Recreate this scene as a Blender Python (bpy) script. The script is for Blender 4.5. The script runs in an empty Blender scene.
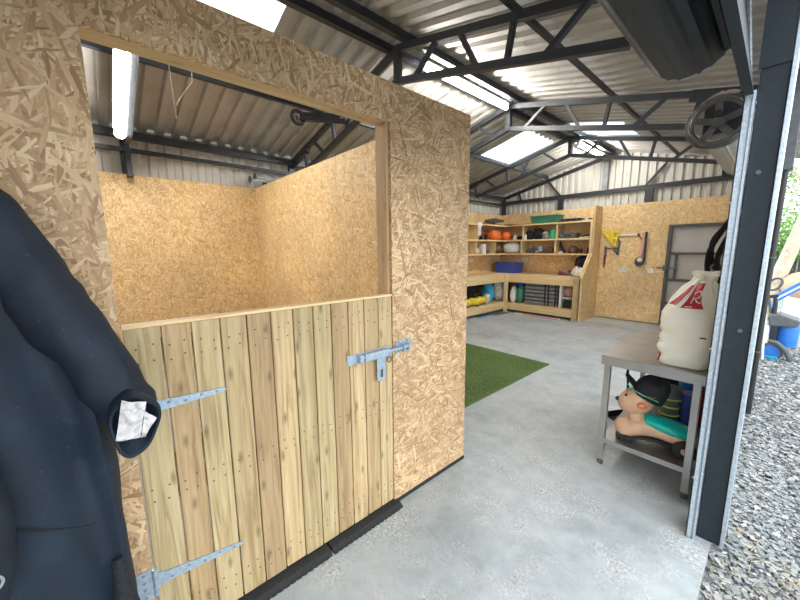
import bpy, math, random
from mathutils import Vector, Matrix, noise
random.seed(7)
C = bpy.context.scene.collection
PI = math.pi
V = Vector

# ------------------------------------------------------------------ materials
def newmat(name):
    m = bpy.data.materials.new(name); m.use_nodes = True
    nt = m.node_tree; b = nt.nodes['Principled BSDF']
    return m, nt, b
def nd(nt, typ, **kw):
    n = nt.nodes.new(typ)
    for k, v in kw.items():
        if k.startswith('i_'):
            key = k[2:]
            n.inputs[int(key) if key.isdigit() else key.replace('_', ' ')].default_value = v
        else: setattr(n, k, v)
    return n
def lk(nt, a, b): nt.links.new(a, b)
def ramp(nt, stops):
    r = nt.nodes.new('ShaderNodeValToRGB')
    e = r.color_ramp.elements
    while len(e) > 1: e.remove(e[-1])
    e[0].position = stops[0][0]; e[0].color = (*stops[0][1], 1)
    for p, c in stops[1:]:
        x = e.new(p); x.color = (*c, 1)
    return r
def mixc(nt, fac, a, b, mode='MIX'):
    n = nt.nodes.new('ShaderNodeMix'); n.data_type = 'RGBA'; n.blend_type = mode
    for s, v in ((0, fac), (6, a), (7, b)):
        if isinstance(v, (int, float)): n.inputs[s].default_value = v
        elif isinstance(v, tuple): n.inputs[s].default_value = (*v, 1)
        else: lk(nt, v, n.inputs[s])
    return n.outputs[2]
def bump(nt, h, b, strength=.3, dist=.005):
    n = nd(nt, 'ShaderNodeBump'); n.inputs['Strength'].default_value = strength; n.inputs['Distance'].default_value = dist
    lk(nt, h, n.inputs['Height']); lk(nt, n.outputs[0], b.inputs['Normal'])
def plain(name, col, rough=.5, metal=0., var=.12, scale=18., bmp=0.):
    m, nt, b = newmat(name)
    tc = nd(nt, 'ShaderNodeTexCoord')
    n = nd(nt, 'ShaderNodeTexNoise', i_Scale=scale, i_Detail=4.)
    lk(nt, tc.outputs['Object'], n.inputs['Vector'])
    lo = tuple(c*(1-var) for c in col); hi = tuple(min(1, c*(1+var)) for c in col)
    r = ramp(nt, [(.3, lo), (.7, hi)]); lk(nt, n.outputs[0], r.inputs[0]); lk(nt, r.outputs[0], b.inputs['Base Color'])
    b.inputs['Roughness'].default_value = rough; b.inputs['Metallic'].default_value = metal
    if bmp: bump(nt, n.outputs[0], b, bmp)
    return m
def osb(name, stops, sx=13., sy=95., dark=1.):
    m, nt, b = newmat(name)
    uv = nd(nt, 'ShaderNodeUVMap', uv_map='UVMap')
    dn = nd(nt, 'ShaderNodeTexNoise', i_Scale=9., i_Detail=2.); lk(nt, uv.outputs[0], dn.inputs['Vector'])
    off = nd(nt, 'ShaderNodeVectorMath', operation='MULTIPLY_ADD'); off.inputs[1].default_value = (.014, .014, 0); lk(nt, dn.outputs['Color'], off.inputs[0]); lk(nt, uv.outputs[0], off.inputs[2])
    h = None; tone = None
    for k, ang in enumerate((12, 48, 74, 103, 132, 158, 90)):
        mp = nd(nt, 'ShaderNodeMapping'); mp.inputs['Rotation'].default_value = (0, 0, math.radians(ang)); mp.inputs['Location'].default_value = (k*3.7, k*1.9, 0)
        lk(nt, off.outputs[0], mp.inputs['Vector'])
        mp2 = nd(nt, 'ShaderNodeMapping'); f = .8+.12*k; mp2.inputs['Scale'].default_value = (sx*f, sy*f, 1); lk(nt, mp.outputs[0], mp2.inputs['Vector'])
        v = nd(nt, 'ShaderNodeTexVoronoi', voronoi_dimensions='2D', i_Scale=1.); lk(nt, mp2.outputs[0], v.inputs['Vector'])
        s = nd(nt, 'ShaderNodeSeparateColor'); lk(nt, v.outputs['Color'], s.inputs[0])
        # each strand carries its own fibre grain
        g = nd(nt, 'ShaderNodeTexNoise', i_Scale=1., i_Detail=2.); mg = nd(nt, 'ShaderNodeMapping'); mg.inputs['Scale'].default_value = (12, 260, 1)
        lk(nt, mp.outputs[0], mg.inputs['Vector']); lk(nt, mg.outputs[0], g.inputs['Vector'])
        a = nd(nt, 'ShaderNodeMath', operation='MULTIPLY_ADD', i_1=.35); lk(nt, g.outputs[0], a.inputs[0]); 
        a2 = nd(nt, 'ShaderNodeMath', operation='MULTIPLY', i_1=.83); lk(nt, s.outputs[1], a2.inputs[0]); lk(nt, a2.outputs[0], a.inputs[2])
        if h is None: h, tone = s.outputs[0], a.outputs[0]
        else:
            gt = nd(nt, 'ShaderNodeMath', operation='GREATER_THAN'); lk(nt, s.outputs[0], gt.inputs[0]); lk(nt, h, gt.inputs[1])
            mx = nd(nt, 'ShaderNodeMath', operation='MAXIMUM'); lk(nt, s.outputs[0], mx.inputs[0]); lk(nt, h, mx.inputs[1])
            mt = nt.nodes.new('ShaderNodeMix'); mt.data_type = 'FLOAT'; lk(nt, gt.outputs[0], mt.inputs[0]); lk(nt, tone, mt.inputs[2]); lk(nt, a.outputs[0], mt.inputs[3])
            h, tone = mx.outputs[0], mt.outputs[0]
    r = ramp(nt, stops); lk(nt, tone, r.inputs[0])
    big = nd(nt, 'ShaderNodeTexNoise', i_Scale=1.3, i_Detail=3.); lk(nt, uv.outputs[0], big.inputs['Vector'])
    rb = ramp(nt, [(.3, (.82, .80, .78)), (.7, (1.08, 1.05, 1.0))]); lk(nt, big.outputs[0], rb.inputs[0])
    c = mixc(nt, 1., r.outputs[0], rb.outputs[0], 'MULTIPLY')
    lk(nt, c, b.inputs['Base Color']); b.inputs['Roughness'].default_value = .55
    bump(nt, tone, b, .35, .003)
    return m
def wood(name, c1, c2, c3, knots=.5, scale=1.):
    """softwood: grain runs along U, each board shifts tone and grain by its 'tone' attribute"""
    m, nt, b = newmat(name)
    uv = nd(nt, 'ShaderNodeUVMap', uv_map='UVMap')
    at = nd(nt, 'ShaderNodeAttribute', attribute_name='tone')
    sh = nd(nt, 'ShaderNodeVectorMath', operation='MULTIPLY_ADD'); sh.inputs[1].default_value = (37., 19., 0)
    lk(nt, at.outputs['Color'], sh.inputs[0]); lk(nt, uv.outputs[0], sh.inputs[2])
    mp = nd(nt, 'ShaderNodeMapping'); mp.inputs['Scale'].default_value = (1.3*scale, 30*scale, 1); lk(nt, sh.outputs[0], mp.inputs['Vector'])
    n1 = nd(nt, 'ShaderNodeTexNoise', i_Scale=1., i_Detail=6., i_Roughness=.62, i_Distortion=1.6); lk(nt, mp.outputs[0], n1.inputs['Vector'])
    mk = nd(nt, 'ShaderNodeMapping'); mk.inputs['Scale'].default_value = (3.2, 9, 1); lk(nt, sh.outputs[0], mk.inputs['Vector'])
    vk = nd(nt, 'ShaderNodeTexVoronoi', voronoi_dimensions='2D', i_Scale=1.); lk(nt, mk.outputs[0], vk.inputs['Vector'])
    kr = ramp(nt, [(.02, (1, 1, 1)), (.12, (0, 0, 0))]); lk(nt, vk.outputs['Distance'], kr.inputs[0])
    r = ramp(nt, [(.25, c1), (.5, c2), (.78, c3)]); lk(nt, n1.outputs[0], r.inputs[0])
    s = nd(nt, 'ShaderNodeSeparateColor'); lk(nt, at.outputs['Color'], s.inputs[0])
    tr = ramp(nt, [(0., (.76, .70, .64)), (.35, (.92, .84, .74)), (.65, (.95, .99, .90)), (1., (1.15, 1.10, 1.0))]); lk(nt, s.outputs[0], tr.inputs[0])
    c = mixc(nt, 1., r.outputs[0], tr.outputs[0], 'MULTIPLY')
    kf = nd(nt, 'ShaderNodeMath', operation='MULTIPLY', i_1=knots); lk(nt, kr.outputs[0], kf.inputs[0])
    c = mixc(nt, kf.outputs[0], c, tuple(x*.35 for x in c1))
    lk(nt, c, b.inputs['Base Color']); b.inputs['Roughness'].default_value = .62
    bump(nt, n1.outputs[0], b, .2, .002)
    return m
def toned(name, stops, rough=.8, chan=0):
    m, nt, b = newmat(name)
    at = nd(nt, 'ShaderNodeAttribute', attribute_name='tone'); s = nd(nt, 'ShaderNodeSeparateColor'); lk(nt, at.outputs['Color'], s.inputs[0])
    r = ramp(nt, stops); lk(nt, s.outputs[chan], r.inputs[0]); lk(nt, r.outputs[0], b.inputs['Base Color'])
    b.inputs['Roughness'].default_value = rough
    return m, nt, b
def emis(name, col, st):
    m, nt, b = newmat(name); b.inputs['Base Color'].default_value = (.9, .9, .9, 1)
    b.inputs['Emission Color'].default_value = (*col, 1); b.inputs['Emission Strength'].default_value = st
    return m

M = {}
M['osb'] = osb('osb_board', [(.05, (.40, .22, .08)), (.25, (.66, .42, .18)), (.5, (.80, .54, .25)), (.75, (.88, .65, .36)), (1., (.96, .80, .54))])
M['osb_shaded'] = osb('osb_board_shaded', [(.03, (.18, .10, .05)), (.2, (.40, .235, .12)), (.5, (.58, .37, .20)), (.78, (.72, .49, .28)), (1., (.86, .66, .43))], 11.5, 92.)  # front sheets: same board, duller, with shade and haze put into the colour
M['board'] = wood('treated_softwood', (.24, .15, .075), (.50, .365, .205), (.66, .525, .345), .6)
M['timber'] = wood('planed_timber', (.46, .28, .13), (.68, .47, .26), (.80, .62, .40), .35)
M['shelf_timber'] = wood('pale_shelf_timber', (.56, .38, .19), (.76, .56, .32), (.86, .70, .46), .25)
M['steel'] = plain('dark_painted_steel', (.030, .034, .042), .42, .0, .15)
M['post_paint'] = plain('dark_slate_post_paint', (.008, .016, .024), .6, .0, .2, 40)
M['shutter'] = plain('shutter_lath_paint', (.018, .023, .031), .48, .1, .15)
M['shutter_beige'] = plain('beige_shutter_lath', (.36, .33, .29), .42, .1, .1)
M['galv'] = plain('galvanised_steel', (.58, .66, .74), .38, .75, .18, 60)
M['zinc'] = plain('zinc_plated', (.40, .49, .58), .42, .4, .2, 90)
M['stainless'] = plain('stainless_sheet', (.47, .46, .45), .34, .8, .12, 7)
M['blackplastic'] = plain('black_plastic', (.018, .018, .02), .45)
M['rubber'] = plain('black_rubber', (.022, .023, .024), .75, 0, .4, 120, .4)
M['chain'] = plain('dull_chain_metal', (.17, .17, .175), .5, .6, .2)
M['white'] = plain('white_plastic', (.80, .80, .78), .45, 0, .04)
M['cloth_grey'] = plain('grey_cloth', (.30, .30, .29), .9, 0, .3, 12)
M['black_cloth'] = plain('black_cloth', (.016, .017, .021), .9, 0, .4, 14)
M['orange'] = plain('orange_plastic', (.85, .19, .04), .45)
M['red'] = plain('red_plastic', (.55, .03, .03), .4)
M['blue'] = plain('blue_plastic', (.03, .20, .66), .4)
M['navyblue'] = plain('royal_blue_plastic', (.04, .08, .42), .4)
M['skyblue'] = plain('turquoise_blue_cloth', (.03, .38, .62), .7)
M['green'] = plain('green_plastic', (.05, .24, .15), .45)
M['brightgreen'] = plain('bright_green_plastic', (.05, .50, .25), .4)
M['teal'] = plain('teal_plastic', (.0, .52, .46), .35, 0, .05)
M['tan'] = plain('tan_plastic', (.70, .44, .28), .42, 0, .06)
M['yellow'] = plain('yellow_paint', (.85, .65, .04), .45)
M['brown'] = plain('brown_leather', (.16, .08, .045), .6)
M['maroon'] = plain('dark_red_leather', (.16, .04, .035), .5)
M['beige'] = plain('beige_cloth', (.62, .56, .47), .85, 0, .25, 12)
M['darkgrey'] = plain('dark_grey_plastic', (.10, .11, .12), .5, 0, .2)
M['midgrey'] = plain('mid_grey_plastic', (.25, .26, .27), .5, 0, .2)
M['doorpanel'] = plain('pale_grey_door_sheet', (.50, .46, .44), .55, 0, .05, 6)
M['doorframe'] = plain('dark_grey_door_frame', (.085, .085, .088), .5)
M['sack'] = plain('white_woven_sack', (.92, .90, .79), .45, 0, .05, 5, .3)
M['print_red'] = plain('red_sack_print', (.46, .018, .025), .5, 0, .08)
M['pink'] = plain('pink_cloth', (.68, .36, .32), .8)
M['lime'] = plain('lime_trim', (.50, .72, .10), .6)
M['tube_light'] = emis('lit_tube', (1., .965, .90), 70.)

def concrete():
    m, nt, b = newmat('power_floated_concrete')
    uv = nd(nt, 'ShaderNodeTexCoord')
    a = nd(nt, 'ShaderNodeTexNoise', i_Scale=1.1, i_Detail=8., i_Roughness=.68); lk(nt, uv.outputs['Object'], a.inputs['Vector'])
    r = ramp(nt, [(.32, (.29, .325, .35)), (.47, (.41, .455, .48)), (.60, (.50, .53, .545)), (.75, (.58, .58, .57))]); lk(nt, a.outputs[0], r.inputs[0])
    p = nd(nt, 'ShaderNodeTexNoise', i_Scale=70., i_Detail=6., i_Roughness=.75); lk(nt, uv.outputs['Object'], p.inputs['Vector'])
    q = nd(nt, 'ShaderNodeTexNoise', i_Scale=3.2, i_Detail=4., i_Roughness=.6); lk(nt, uv.outputs['Object'], q.inputs['Vector'])
    pr = ramp(nt, [(.52, (0, 0, 0)), (.56, (1, 1, 1))]); lk(nt, p.outputs[0], pr.inputs[0])
    qr = ramp(nt, [(.46, (0, 0, 0)), (.64, (1, 1, 1))]); lk(nt, q.outputs[0], qr.inputs[0])
    mm = mixc(nt, 1., pr.outputs[0], qr.outputs[0], 'MULTIPLY')
    c = mixc(nt, mm, r.outputs[0], (.68, .68, .67))
    pd = ramp(nt, [(.38, (1, 1, 1)), (.46, (0, 0, 0))]); lk(nt, p.outputs[0], pd.inputs[0])
    md = mixc(nt, 1., pd.outputs[0], qr.outputs[0], 'MULTIPLY')
    c = mixc(nt, md, c, (.27, .225, .19))
    # fine hairline stains
    w = nd(nt, 'ShaderNodeTexNoise', i_Scale=7., i_Detail=8., i_Roughness=.75, i_Distortion=.6); lk(nt, uv.outputs['Object'], w.inputs['Vector'])
    wr = ramp(nt, [(.35, (.86, .85, .84)), (.6, (1.03, 1.03, 1.03))]); lk(nt, w.outputs[0], wr.inputs[0])
    c = mixc(nt, 1., c, wr.outputs[0], 'MULTIPLY')
    lk(nt, c, b.inputs['Base Color']); b.inputs['Roughness'].default_value = .5
    bump(nt, p.outputs[0], b, .25, .003)
    return m
M['concrete'] = concrete()
def sheet(name, c1, c2, c3, rough=.6, sc=2.):
    m, nt, b = newmat(name)
    uv = nd(nt, 'ShaderNodeTexCoord')
    a = nd(nt, 'ShaderNodeTexNoise', i_Scale=sc, i_Detail=8., i_Roughness=.7); lk(nt, uv.outputs['Object'], a.inputs['Vector'])
    r = ramp(nt, [(.3, c1), (.5, c2), (.7, c3)]); lk(nt, a.outputs[0], r.inputs[0]); lk(nt, r.outputs[0], b.inputs['Base Color'])
    p = nd(nt, 'ShaderNodeTexNoise', i_Scale=120., i_Detail=3.); lk(nt, uv.outputs['Object'], p.inputs['Vector'])
    b.inputs['Roughness'].default_value = rough; bump(nt, p.outputs[0], b, .1, .001)
    return m
M['roof'] = sheet('roof_sheet', (.36, .34, .32), (.45, .43, .405), (.54, .52, .495))
M['wallsheet'] = sheet('wall_sheet', (.56, .54, .49), (.64, .62, .57), (.70, .68, .63), .5, 1.2)
def translucent():
    m, nt, b = newmat('clear_rooflight_sheet')
    out = nt.nodes['Material Output']
    t = nd(nt, 'ShaderNodeBsdfTransparent'); t.inputs[0].default_value = (.92, .96, .97, 1)
    l = nd(nt, 'ShaderNodeBsdfTranslucent'); l.inputs[0].default_value = (.9, .95, .96, 1)
    x = nd(nt, 'ShaderNodeMixShader'); x.inputs[0].default_value = .45
    lk(nt, t.outputs[0], x.inputs[1]); lk(nt, l.outputs[0], x.inputs[2])
    b.inputs['Roughness'].default_value = .2; b.inputs['Base Color'].default_value = (.8, .85, .87, 1)
    y = nd(nt, 'ShaderNodeMixShader'); y.inputs[0].default_value = .12
    lk(nt, x.outputs[0], y.inputs[1]); lk(nt, b.outputs[0], y.inputs[2]); lk(nt, y.outputs[0], out.inputs[0])
    return m
M['rooflight'] = translucent()
def jacketmat():
    m, nt, b = newmat('navy_waxed_cloth')
    tc = nd(nt, 'ShaderNodeTexCoord')
    a = nd(nt, 'ShaderNodeTexNoise', i_Scale=6., i_Detail=6., i_Roughness=.65); lk(nt, tc.outputs['Object'], a.inputs['Vector'])
    r = ramp(nt, [(.35, (.004, .010, .021)), (.6, (.007, .018, .036)), (.8, (.012, .028, .050))]); lk(nt, a.outputs[0], r.inputs[0])
    f = nd(nt, 'ShaderNodeTexNoise', i_Scale=150., i_Detail=2.); lk(nt, tc.outputs['Object'], f.inputs['Vector'])
    fr = ramp(nt, [(.72, (0, 0, 0)), (.78, (.5, .5, .5))]); lk(nt, f.outputs[0], fr.inputs[0])
    c = mixc(nt, fr.outputs[0], r.outputs[0], (.16, .18, .20))
    lk(nt, c, b.inputs['Base Color']); b.inputs['Roughness'].default_value = .72
    bump(nt, f.outputs[0], b, .35, .002)
    return m
M['jacket'] = jacketmat()
M['jacket_rib'] = plain('dark_rib_knit', (.012, .015, .02), .9, 0, .5, 120, .6)
def labelmat():
    m, nt, b = newmat('faded_cloth_label')
    tc = nd(nt, 'ShaderNodeTexCoord')
    a = nd(nt, 'ShaderNodeTexNoise', i_Scale=28., i_Detail=6., i_Distortion=1.2); lk(nt, tc.outputs['Object'], a.inputs['Vector'])
    r = ramp(nt, [(.32, (.36, .33, .33)), (.5, (.66, .62, .62)), (.7, (.80, .78, .78))]); lk(nt, a.outputs[0], r.inputs[0]); lk(nt, r.outputs[0], b.inputs['Base Color'])
    b.inputs['Roughness'].default_value = .8
    return m
M['label'] = labelmat()
M['turf'], _nt, _b = toned('artificial_grass', [(0, (.07, .12, .035)), (.5, (.15, .23, .07)), (1, (.27, .34, .14))], .85)
M['stone'], _nt, _b = toned('slate_chippings', [(0, (.16, .165, .17)), (.35, (.26, .28, .295)), (.6, (.35, .375, .39)), (.8, (.46, .43, .38)), (1, (.60, .60, .58))], .75)
M['straw'], _nt, _b = toned('dry_straw', [(0, (.42, .33, .18)), (1, (.68, .56, .33))], .8)
def leafmat():
    m, nt, b = toned('leaf', [(0, (.10, .22, .05)), (.5, (.22, .42, .10)), (1, (.45, .62, .24))], .5)
    b.inputs['Roughness'].default_value = .5
    out = nt.nodes['Material Output']
    l = nd(nt, 'ShaderNodeBsdfTranslucent'); x = nd(nt, 'ShaderNodeMixShader'); x.inputs[0].default_value = .5
    src = b.inputs['Base Color'].links[0].from_socket
    lk(nt, src, l.inputs[0]); lk(nt, b.outputs[0], x.inputs[1]); lk(nt, l.outputs[0], x.inputs[2]); lk(nt, x.outputs[0], out.inputs[0])
    return m
M['leaf'] = leafmat()
M['bark'] = sheet('pale_bark', (.42, .33, .25), (.62, .52, .40), (.76, .67, .55), .85, 9.)
def groundmat():
    m, nt, b = newmat('gravel_bed')
    tc = nd(nt, 'ShaderNodeTexCoord')
    v = nd(nt, 'ShaderNodeTexVoronoi', i_Scale=38.); lk(nt, tc.outputs['Object'], v.inputs['Vector'])
    s = nd(nt, 'ShaderNodeSeparateColor'); lk(nt, v.outputs['Color'], s.inputs[0])
    r = ramp(nt, [(0, (.12, .14, .15)), (.5, (.30, .33, .35)), (1, (.52, .52, .50))]); lk(nt, s.outputs[0], r.inputs[0]); lk(nt, r.outputs[0], b.inputs['Base Color'])
    b.inputs['Roughness'].default_value = .85; bump(nt, v.outputs['Distance'], b, .8, .02)
    return m
M['ground'] = groundmat()

# ------------------------------------------------------------------ mesh builder
class MB:
    def __init__(s, smooth=False): s.v = []; s.f = []; s.uv = []; s.t = []; s.smooth = smooth; s.tone = (.5, .5, .5)
    def _uvbox(s, pts, rot=False):
        a = V(pts[0]); n = V((0, 0, 0))
        for i in range(len(pts)):
            p, q = V(pts[i]), V(pts[(i+1) % len(pts)])
            n += V(((p.y-q.y)*(p.z+q.z), (p.z-q.z)*(p.x+q.x), (p.x-q.x)*(p.y+q.y)))
        ax = max(range(3), key=lambda i: abs(n[i]))
        o = []
        for p in pts:
            u, w = ((p[1], p[2]), (p[0], p[2]), (p[0], p[1]))[ax]
            o.append((w, u) if rot else (u, w))
        return o
    def face(s, idx, uv=None, rot=False):
        s.f.append(tuple(idx)); s.uv.append(uv or s._uvbox([s.v[i] for i in idx], rot)); s.t.append(s.tone)
    def box(s, x0, x1, y0, y1, z0, z1, T=None, grain=None):
        d = (abs(x1-x0), abs(y1-y0), abs(z1-z0)); g = grain if grain is not None else max(range(3), key=lambda i: d[i])
        b = len(s.v)
        P = [(x, y, z) for x in (x0, x1) for y in (y0, y1) for z in (z0, z1)]
        s.v += [tuple(T @ V(p)) if T else p for p in P]
        Q = ((0, 1, 3, 2), (4, 6, 7, 5), (0, 4, 5, 1), (2, 3, 7, 6), (0, 2, 6, 4), (1, 5, 7, 3))
        for k, q in enumerate(Q):
            ax = k//2; other = [i for i in range(3) if i != ax]
            if g in other: u = g; w = [i for i in other if i != g][0]
            else: u, w = other
            s.face([b+i for i in q], [(P[i][u], P[i][w]) for i in q])
        return s
    def beam(s, p, q, w, h, up=(0, 0, 1)):
        p, q = V(p), V(q); d = (q-p); L = d.length; d.normalize(); up = V(up)
        sd = d.cross(up)
        if sd.length < 1e-4: sd = d.cross(V((1, 0, 0)))
        sd.normalize(); u2 = sd.cross(d)
        T = Matrix((( d.x, sd.x, u2.x, p.x), (d.y, sd.y, u2.y, p.y), (d.z, sd.z, u2.z, p.z), (0, 0, 0, 1)))
        return s.box(0, L, -w/2, w/2, -h/2, h/2, T, 0)
    def rings(s, R, closed=True, cap0=True, cap1=True):
        n = len(R[0]); b = len(s.v)
        for r in R: s.v += [tuple(p) for p in r]
        L = 0
        for i in range(len(R)-1):
            L2 = L+(V(R[i+1][0])-V(R[i][0])).length
            for j in range(n if closed else n-1):
                k = (j+1) % n
                s.face((b+i*n+j, b+i*n+k, b+(i+1)*n+k, b+(i+1)*n+j), [(L, j*.05), (L, j*.05+.05), (L2, j*.05+.05), (L2, j*.05)])
            L = L2
        if closed and cap0: s.face([b+j for j in reversed(range(n))])
        if closed and cap1: s.face([b+(len(R)-1)*n+j for j in range(n)])
        return s
    def tube(s, pts, r, n=10, cap=True, flat=1.):
        pts = [V(p) for p in pts]; R = []; prev = None
        for i, p in enumerate(pts):
            t = (pts[min(i+1, len(pts)-1)]-pts[max(i-1, 0)]).normalized()
            if prev is None:
                a = t.orthogonal().normalized()
            else:
                a = (prev - t*prev.dot(t)).normalized()
            prev = a; c = t.cross(a); rr = r[i] if isinstance(r, (list, tuple)) else r
            R.append([p+(a*math.cos(2*PI*j/n)+c*math.sin(2*PI*j/n)*flat)*rr for j in range(n)])
        return s.rings(R, True, cap, cap)
    def cyl(s, p, q, r, n=16, r2=None): return s.tube([p, q], [r, r if r2 is None else r2], n)
    def ell(s, c, rad, nu=16, nv=10, T=None, z0=-1., z1=1., disp=None, sq=1.):
        R = []
        for i in range(nv+1):
            z = z0+(z1-z0)*i/nv; th = math.asin(max(-1, min(1, z))) if z0 == -1. and z1 == 1. else None
            if th is not None: th = -PI/2+PI*i/nv; z = math.sin(th); rr = math.cos(th)
            else: rr = math.sqrt(max(0, 1-z*z))
            rr = max(rr, .02); ring = []
            for j in range(nu):
                a = 2*PI*j/nu; cx, cy = math.cos(a), math.sin(a)
                if sq != 1.:
                    cx = math.copysign(abs(cx)**sq, cx); cy = math.copysign(abs(cy)**sq, cy); rr2 = rr**sq; zz = math.copysign(abs(z)**sq, z)
                else: rr2 = rr; zz = z
                p = V((cx*rr2*rad[0], cy*rr2*rad[1], zz*rad[2]))
                if disp: p = disp(p)
                if T: p = T @ p
                ring.append(p+V(c))
            R.append(ring)
        return s.rings(R)
    def lathe(s, c, prof, n=20, axis='z'):
        R = []
        for r, h in prof:
            ring = []
            for j in range(n):
                a = 2*PI*j/n; x, y = max(r, .0005)*math.cos(a), max(r, .0005)*math.sin(a)
                p = {'z': (x, y, h), 'y': (x, h, -y), 'x': (h, x, y)}[axis]
                ring.append(V(p)+V(c))
            R.append(ring)
        return s.rings(R)
    def torus(s, c, R, r, axis='z', n=24, m=8, a0=0, a1=2*PI):
        pts = []
        full = abs(a1-a0-2*PI) < 1e-4
        rr = []
        for i in range(n+1):
            a = a0+(a1-a0)*i/n; e = V((math.cos(a), math.sin(a), 0)); ring = []
            for j in range(m):
                b = 2*PI*j/m; p = e*(R+r*math.cos(b))+V((0, 0, r*math.sin(b)))
                p = {'z': p, 'y': V((p.x, p.z, p.y)), 'x': V((p.z, p.x, p.y))}[axis]
                ring.append(p+V(c))
            rr.append(ring)
        return s.rings(rr, True, not full, not full)
    def prism(s, poly, axis, a, b):
        """poly in the two other axes order, extruded along axis from a to b"""
        mk = {'x': lambda p, t: (t, p[0], p[1]), 'y': lambda p, t: (p[0], t, p[1]), 'z': lambda p, t: (p[0], p[1], t)}[axis]
        n = len(poly); base = len(s.v)
        s.v += [mk(p, a) for p in poly]+[mk(p, b) for p in poly]
        s.face([base+i for i in range(n)]); s.face([base+n+i for i in reversed(range(n))])
        for i in range(n):
            j = (i+1) % n; s.face((base+i, base+n+i, base+n+j, base+j))
        return s
    def deform(s, fn): s.v = [tuple(fn(V(p))) for p in s.v]; return s

def smooth_path(P, k=5):
    P = [V(p) for p in P]; o = []
    for i in range(len(P)-1):
        a, b, c, d = P[max(i-1, 0)], P[i], P[i+1], P[min(i+2, len(P)-1)]
        for j in range(k):
            t = j/k; o.append(.5*((2*b)+(c-a)*t+(2*a-5*b+4*c-d)*t*t+(3*b-a-3*c+d)*t**3))
    return o+[P[-1]]
WL = {}
def setp(o, label=None, cat=None, group=None, kind=None):
    for k, v in (('label', label), ('category', cat), ('group', group), ('kind', kind)):
        if v: o[k] = v
    return o
def build(name, mb, mat, parent=None, label=None, bevel=0, origin=None, sub=0):
    o0 = V(origin) if origin else (WL[parent.name] if parent else V((0, 0, 0)))
    me = bpy.data.meshes.new(name)
    me.from_pydata([tuple(V(p)-o0) for p in mb.v], [], mb.f)
    uvl = me.uv_layers.new(name='UVMap'); 
    uvl.data.foreach_set('uv', [c for f in mb.uv for p in f for c in p])
    ca = me.color_attributes.new('tone', 'FLOAT_COLOR', 'CORNER')
    ca.data.foreach_set('color', [c for f, t in zip(mb.f, mb.t) for _ in f for c in (*t, 1.)])
    if mb.smooth: me.polygons.foreach_set('use_smooth', [True]*len(me.polygons))
    me.materials.append(M[mat]); me.update()
    import bmesh
    bm = bmesh.new(); bm.from_mesh(me); bmesh.ops.recalc_face_normals(bm, faces=bm.faces); bm.to_mesh(me); bm.free()
    if mb.smooth:
        try: me.set_sharp_from_angle(angle=math.radians(50))
        except Exception: pass
    o = bpy.data.objects.new(name, me); C.objects.link(o)
    if parent: o.parent = parent; WL[o.name] = WL[parent.name]
    else: o.location = o0; WL[o.name] = o0.copy()
    if label: o['label'] = label
    if bevel:
        b = o.modifiers.new('bevel', 'BEVEL'); b.width = bevel; b.segments = 2; b.limit_method = 'ANGLE'; b.angle_limit = math.radians(40)
    if sub:
        b = o.modifiers.new('sub', 'SUBSURF'); b.levels = sub; b.render_levels = sub
    return o
def thing(name, label, cat, loc, group=None, kind=None):
    o = bpy.data.objects.new(name, None); C.objects.link(o); o.location = loc; o.empty_display_size = .1
    WL[o.name] = V(loc); return setp(o, label, cat, group, kind)
def solo(name, mb, mat, label, cat, origin=None, group=None, kind=None, bevel=0, sub=0):
    if origin is None:
        xs = [p[0] for p in mb.v]; ys = [p[1] for p in mb.v]; zs = [p[2] for p in mb.v]
        origin = ((min(xs)+max(xs))/2, (min(ys)+max(ys))/2, min(zs))
    return setp(build(name, mb, mat, None, None, bevel, origin, sub), label, cat, group, kind)
def struct(name, mb, mat, label=None, bevel=0, cat=None):
    return setp(build(name, mb, mat, bevel=bevel), label, cat, None, 'structure')
def copy_tree(o, parent=None, dloc=(0, 0, 0)):
    c = o.copy(); C.objects.link(c)
    if parent: c.parent = parent
    else: c.location = V(o.location)+V(dloc)
    for ch in list(o.children): copy_tree(ch, c)
    return c

# ------------------------------------------------------------------ dimensions
XL, XR, XM = -5.25, -.10, -2.68
YF, YB = -3.0, 8.42
SL = .245
def rz(x, base=3.60): return base-SL*abs(x-XM)

# ------------------------------------------------------------------ setting
struct('floor', MB().box(XL-.1, -.083, YF-.1, YB+.1, -.15, 0), 'concrete', 'pale worn concrete floor slab of the workshop', cat='floor')
struct('ground', MB().box(-40, 40, -30, 45, -.4, -.045), 'ground', 'grey slate gravel yard outside the building', cat='ground')

def profile(a, b, pitch, depth):
    """trapezoid sheet profile: list of (position, height)"""
    o = []; n = int((b-a)/pitch)+1; t = a
    for k in range(n):
        for f, h in ((0, 0), (.42, 0), (.52, depth), (.90, depth), (1., 0)):
            p = t+f*pitch
            if p <= b and (f < 1 or k == n-1): o.append((p, h))
        t += pitch
    if o[-1][0] < b: o.append((b, o[-1][1]))
    return o
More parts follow.
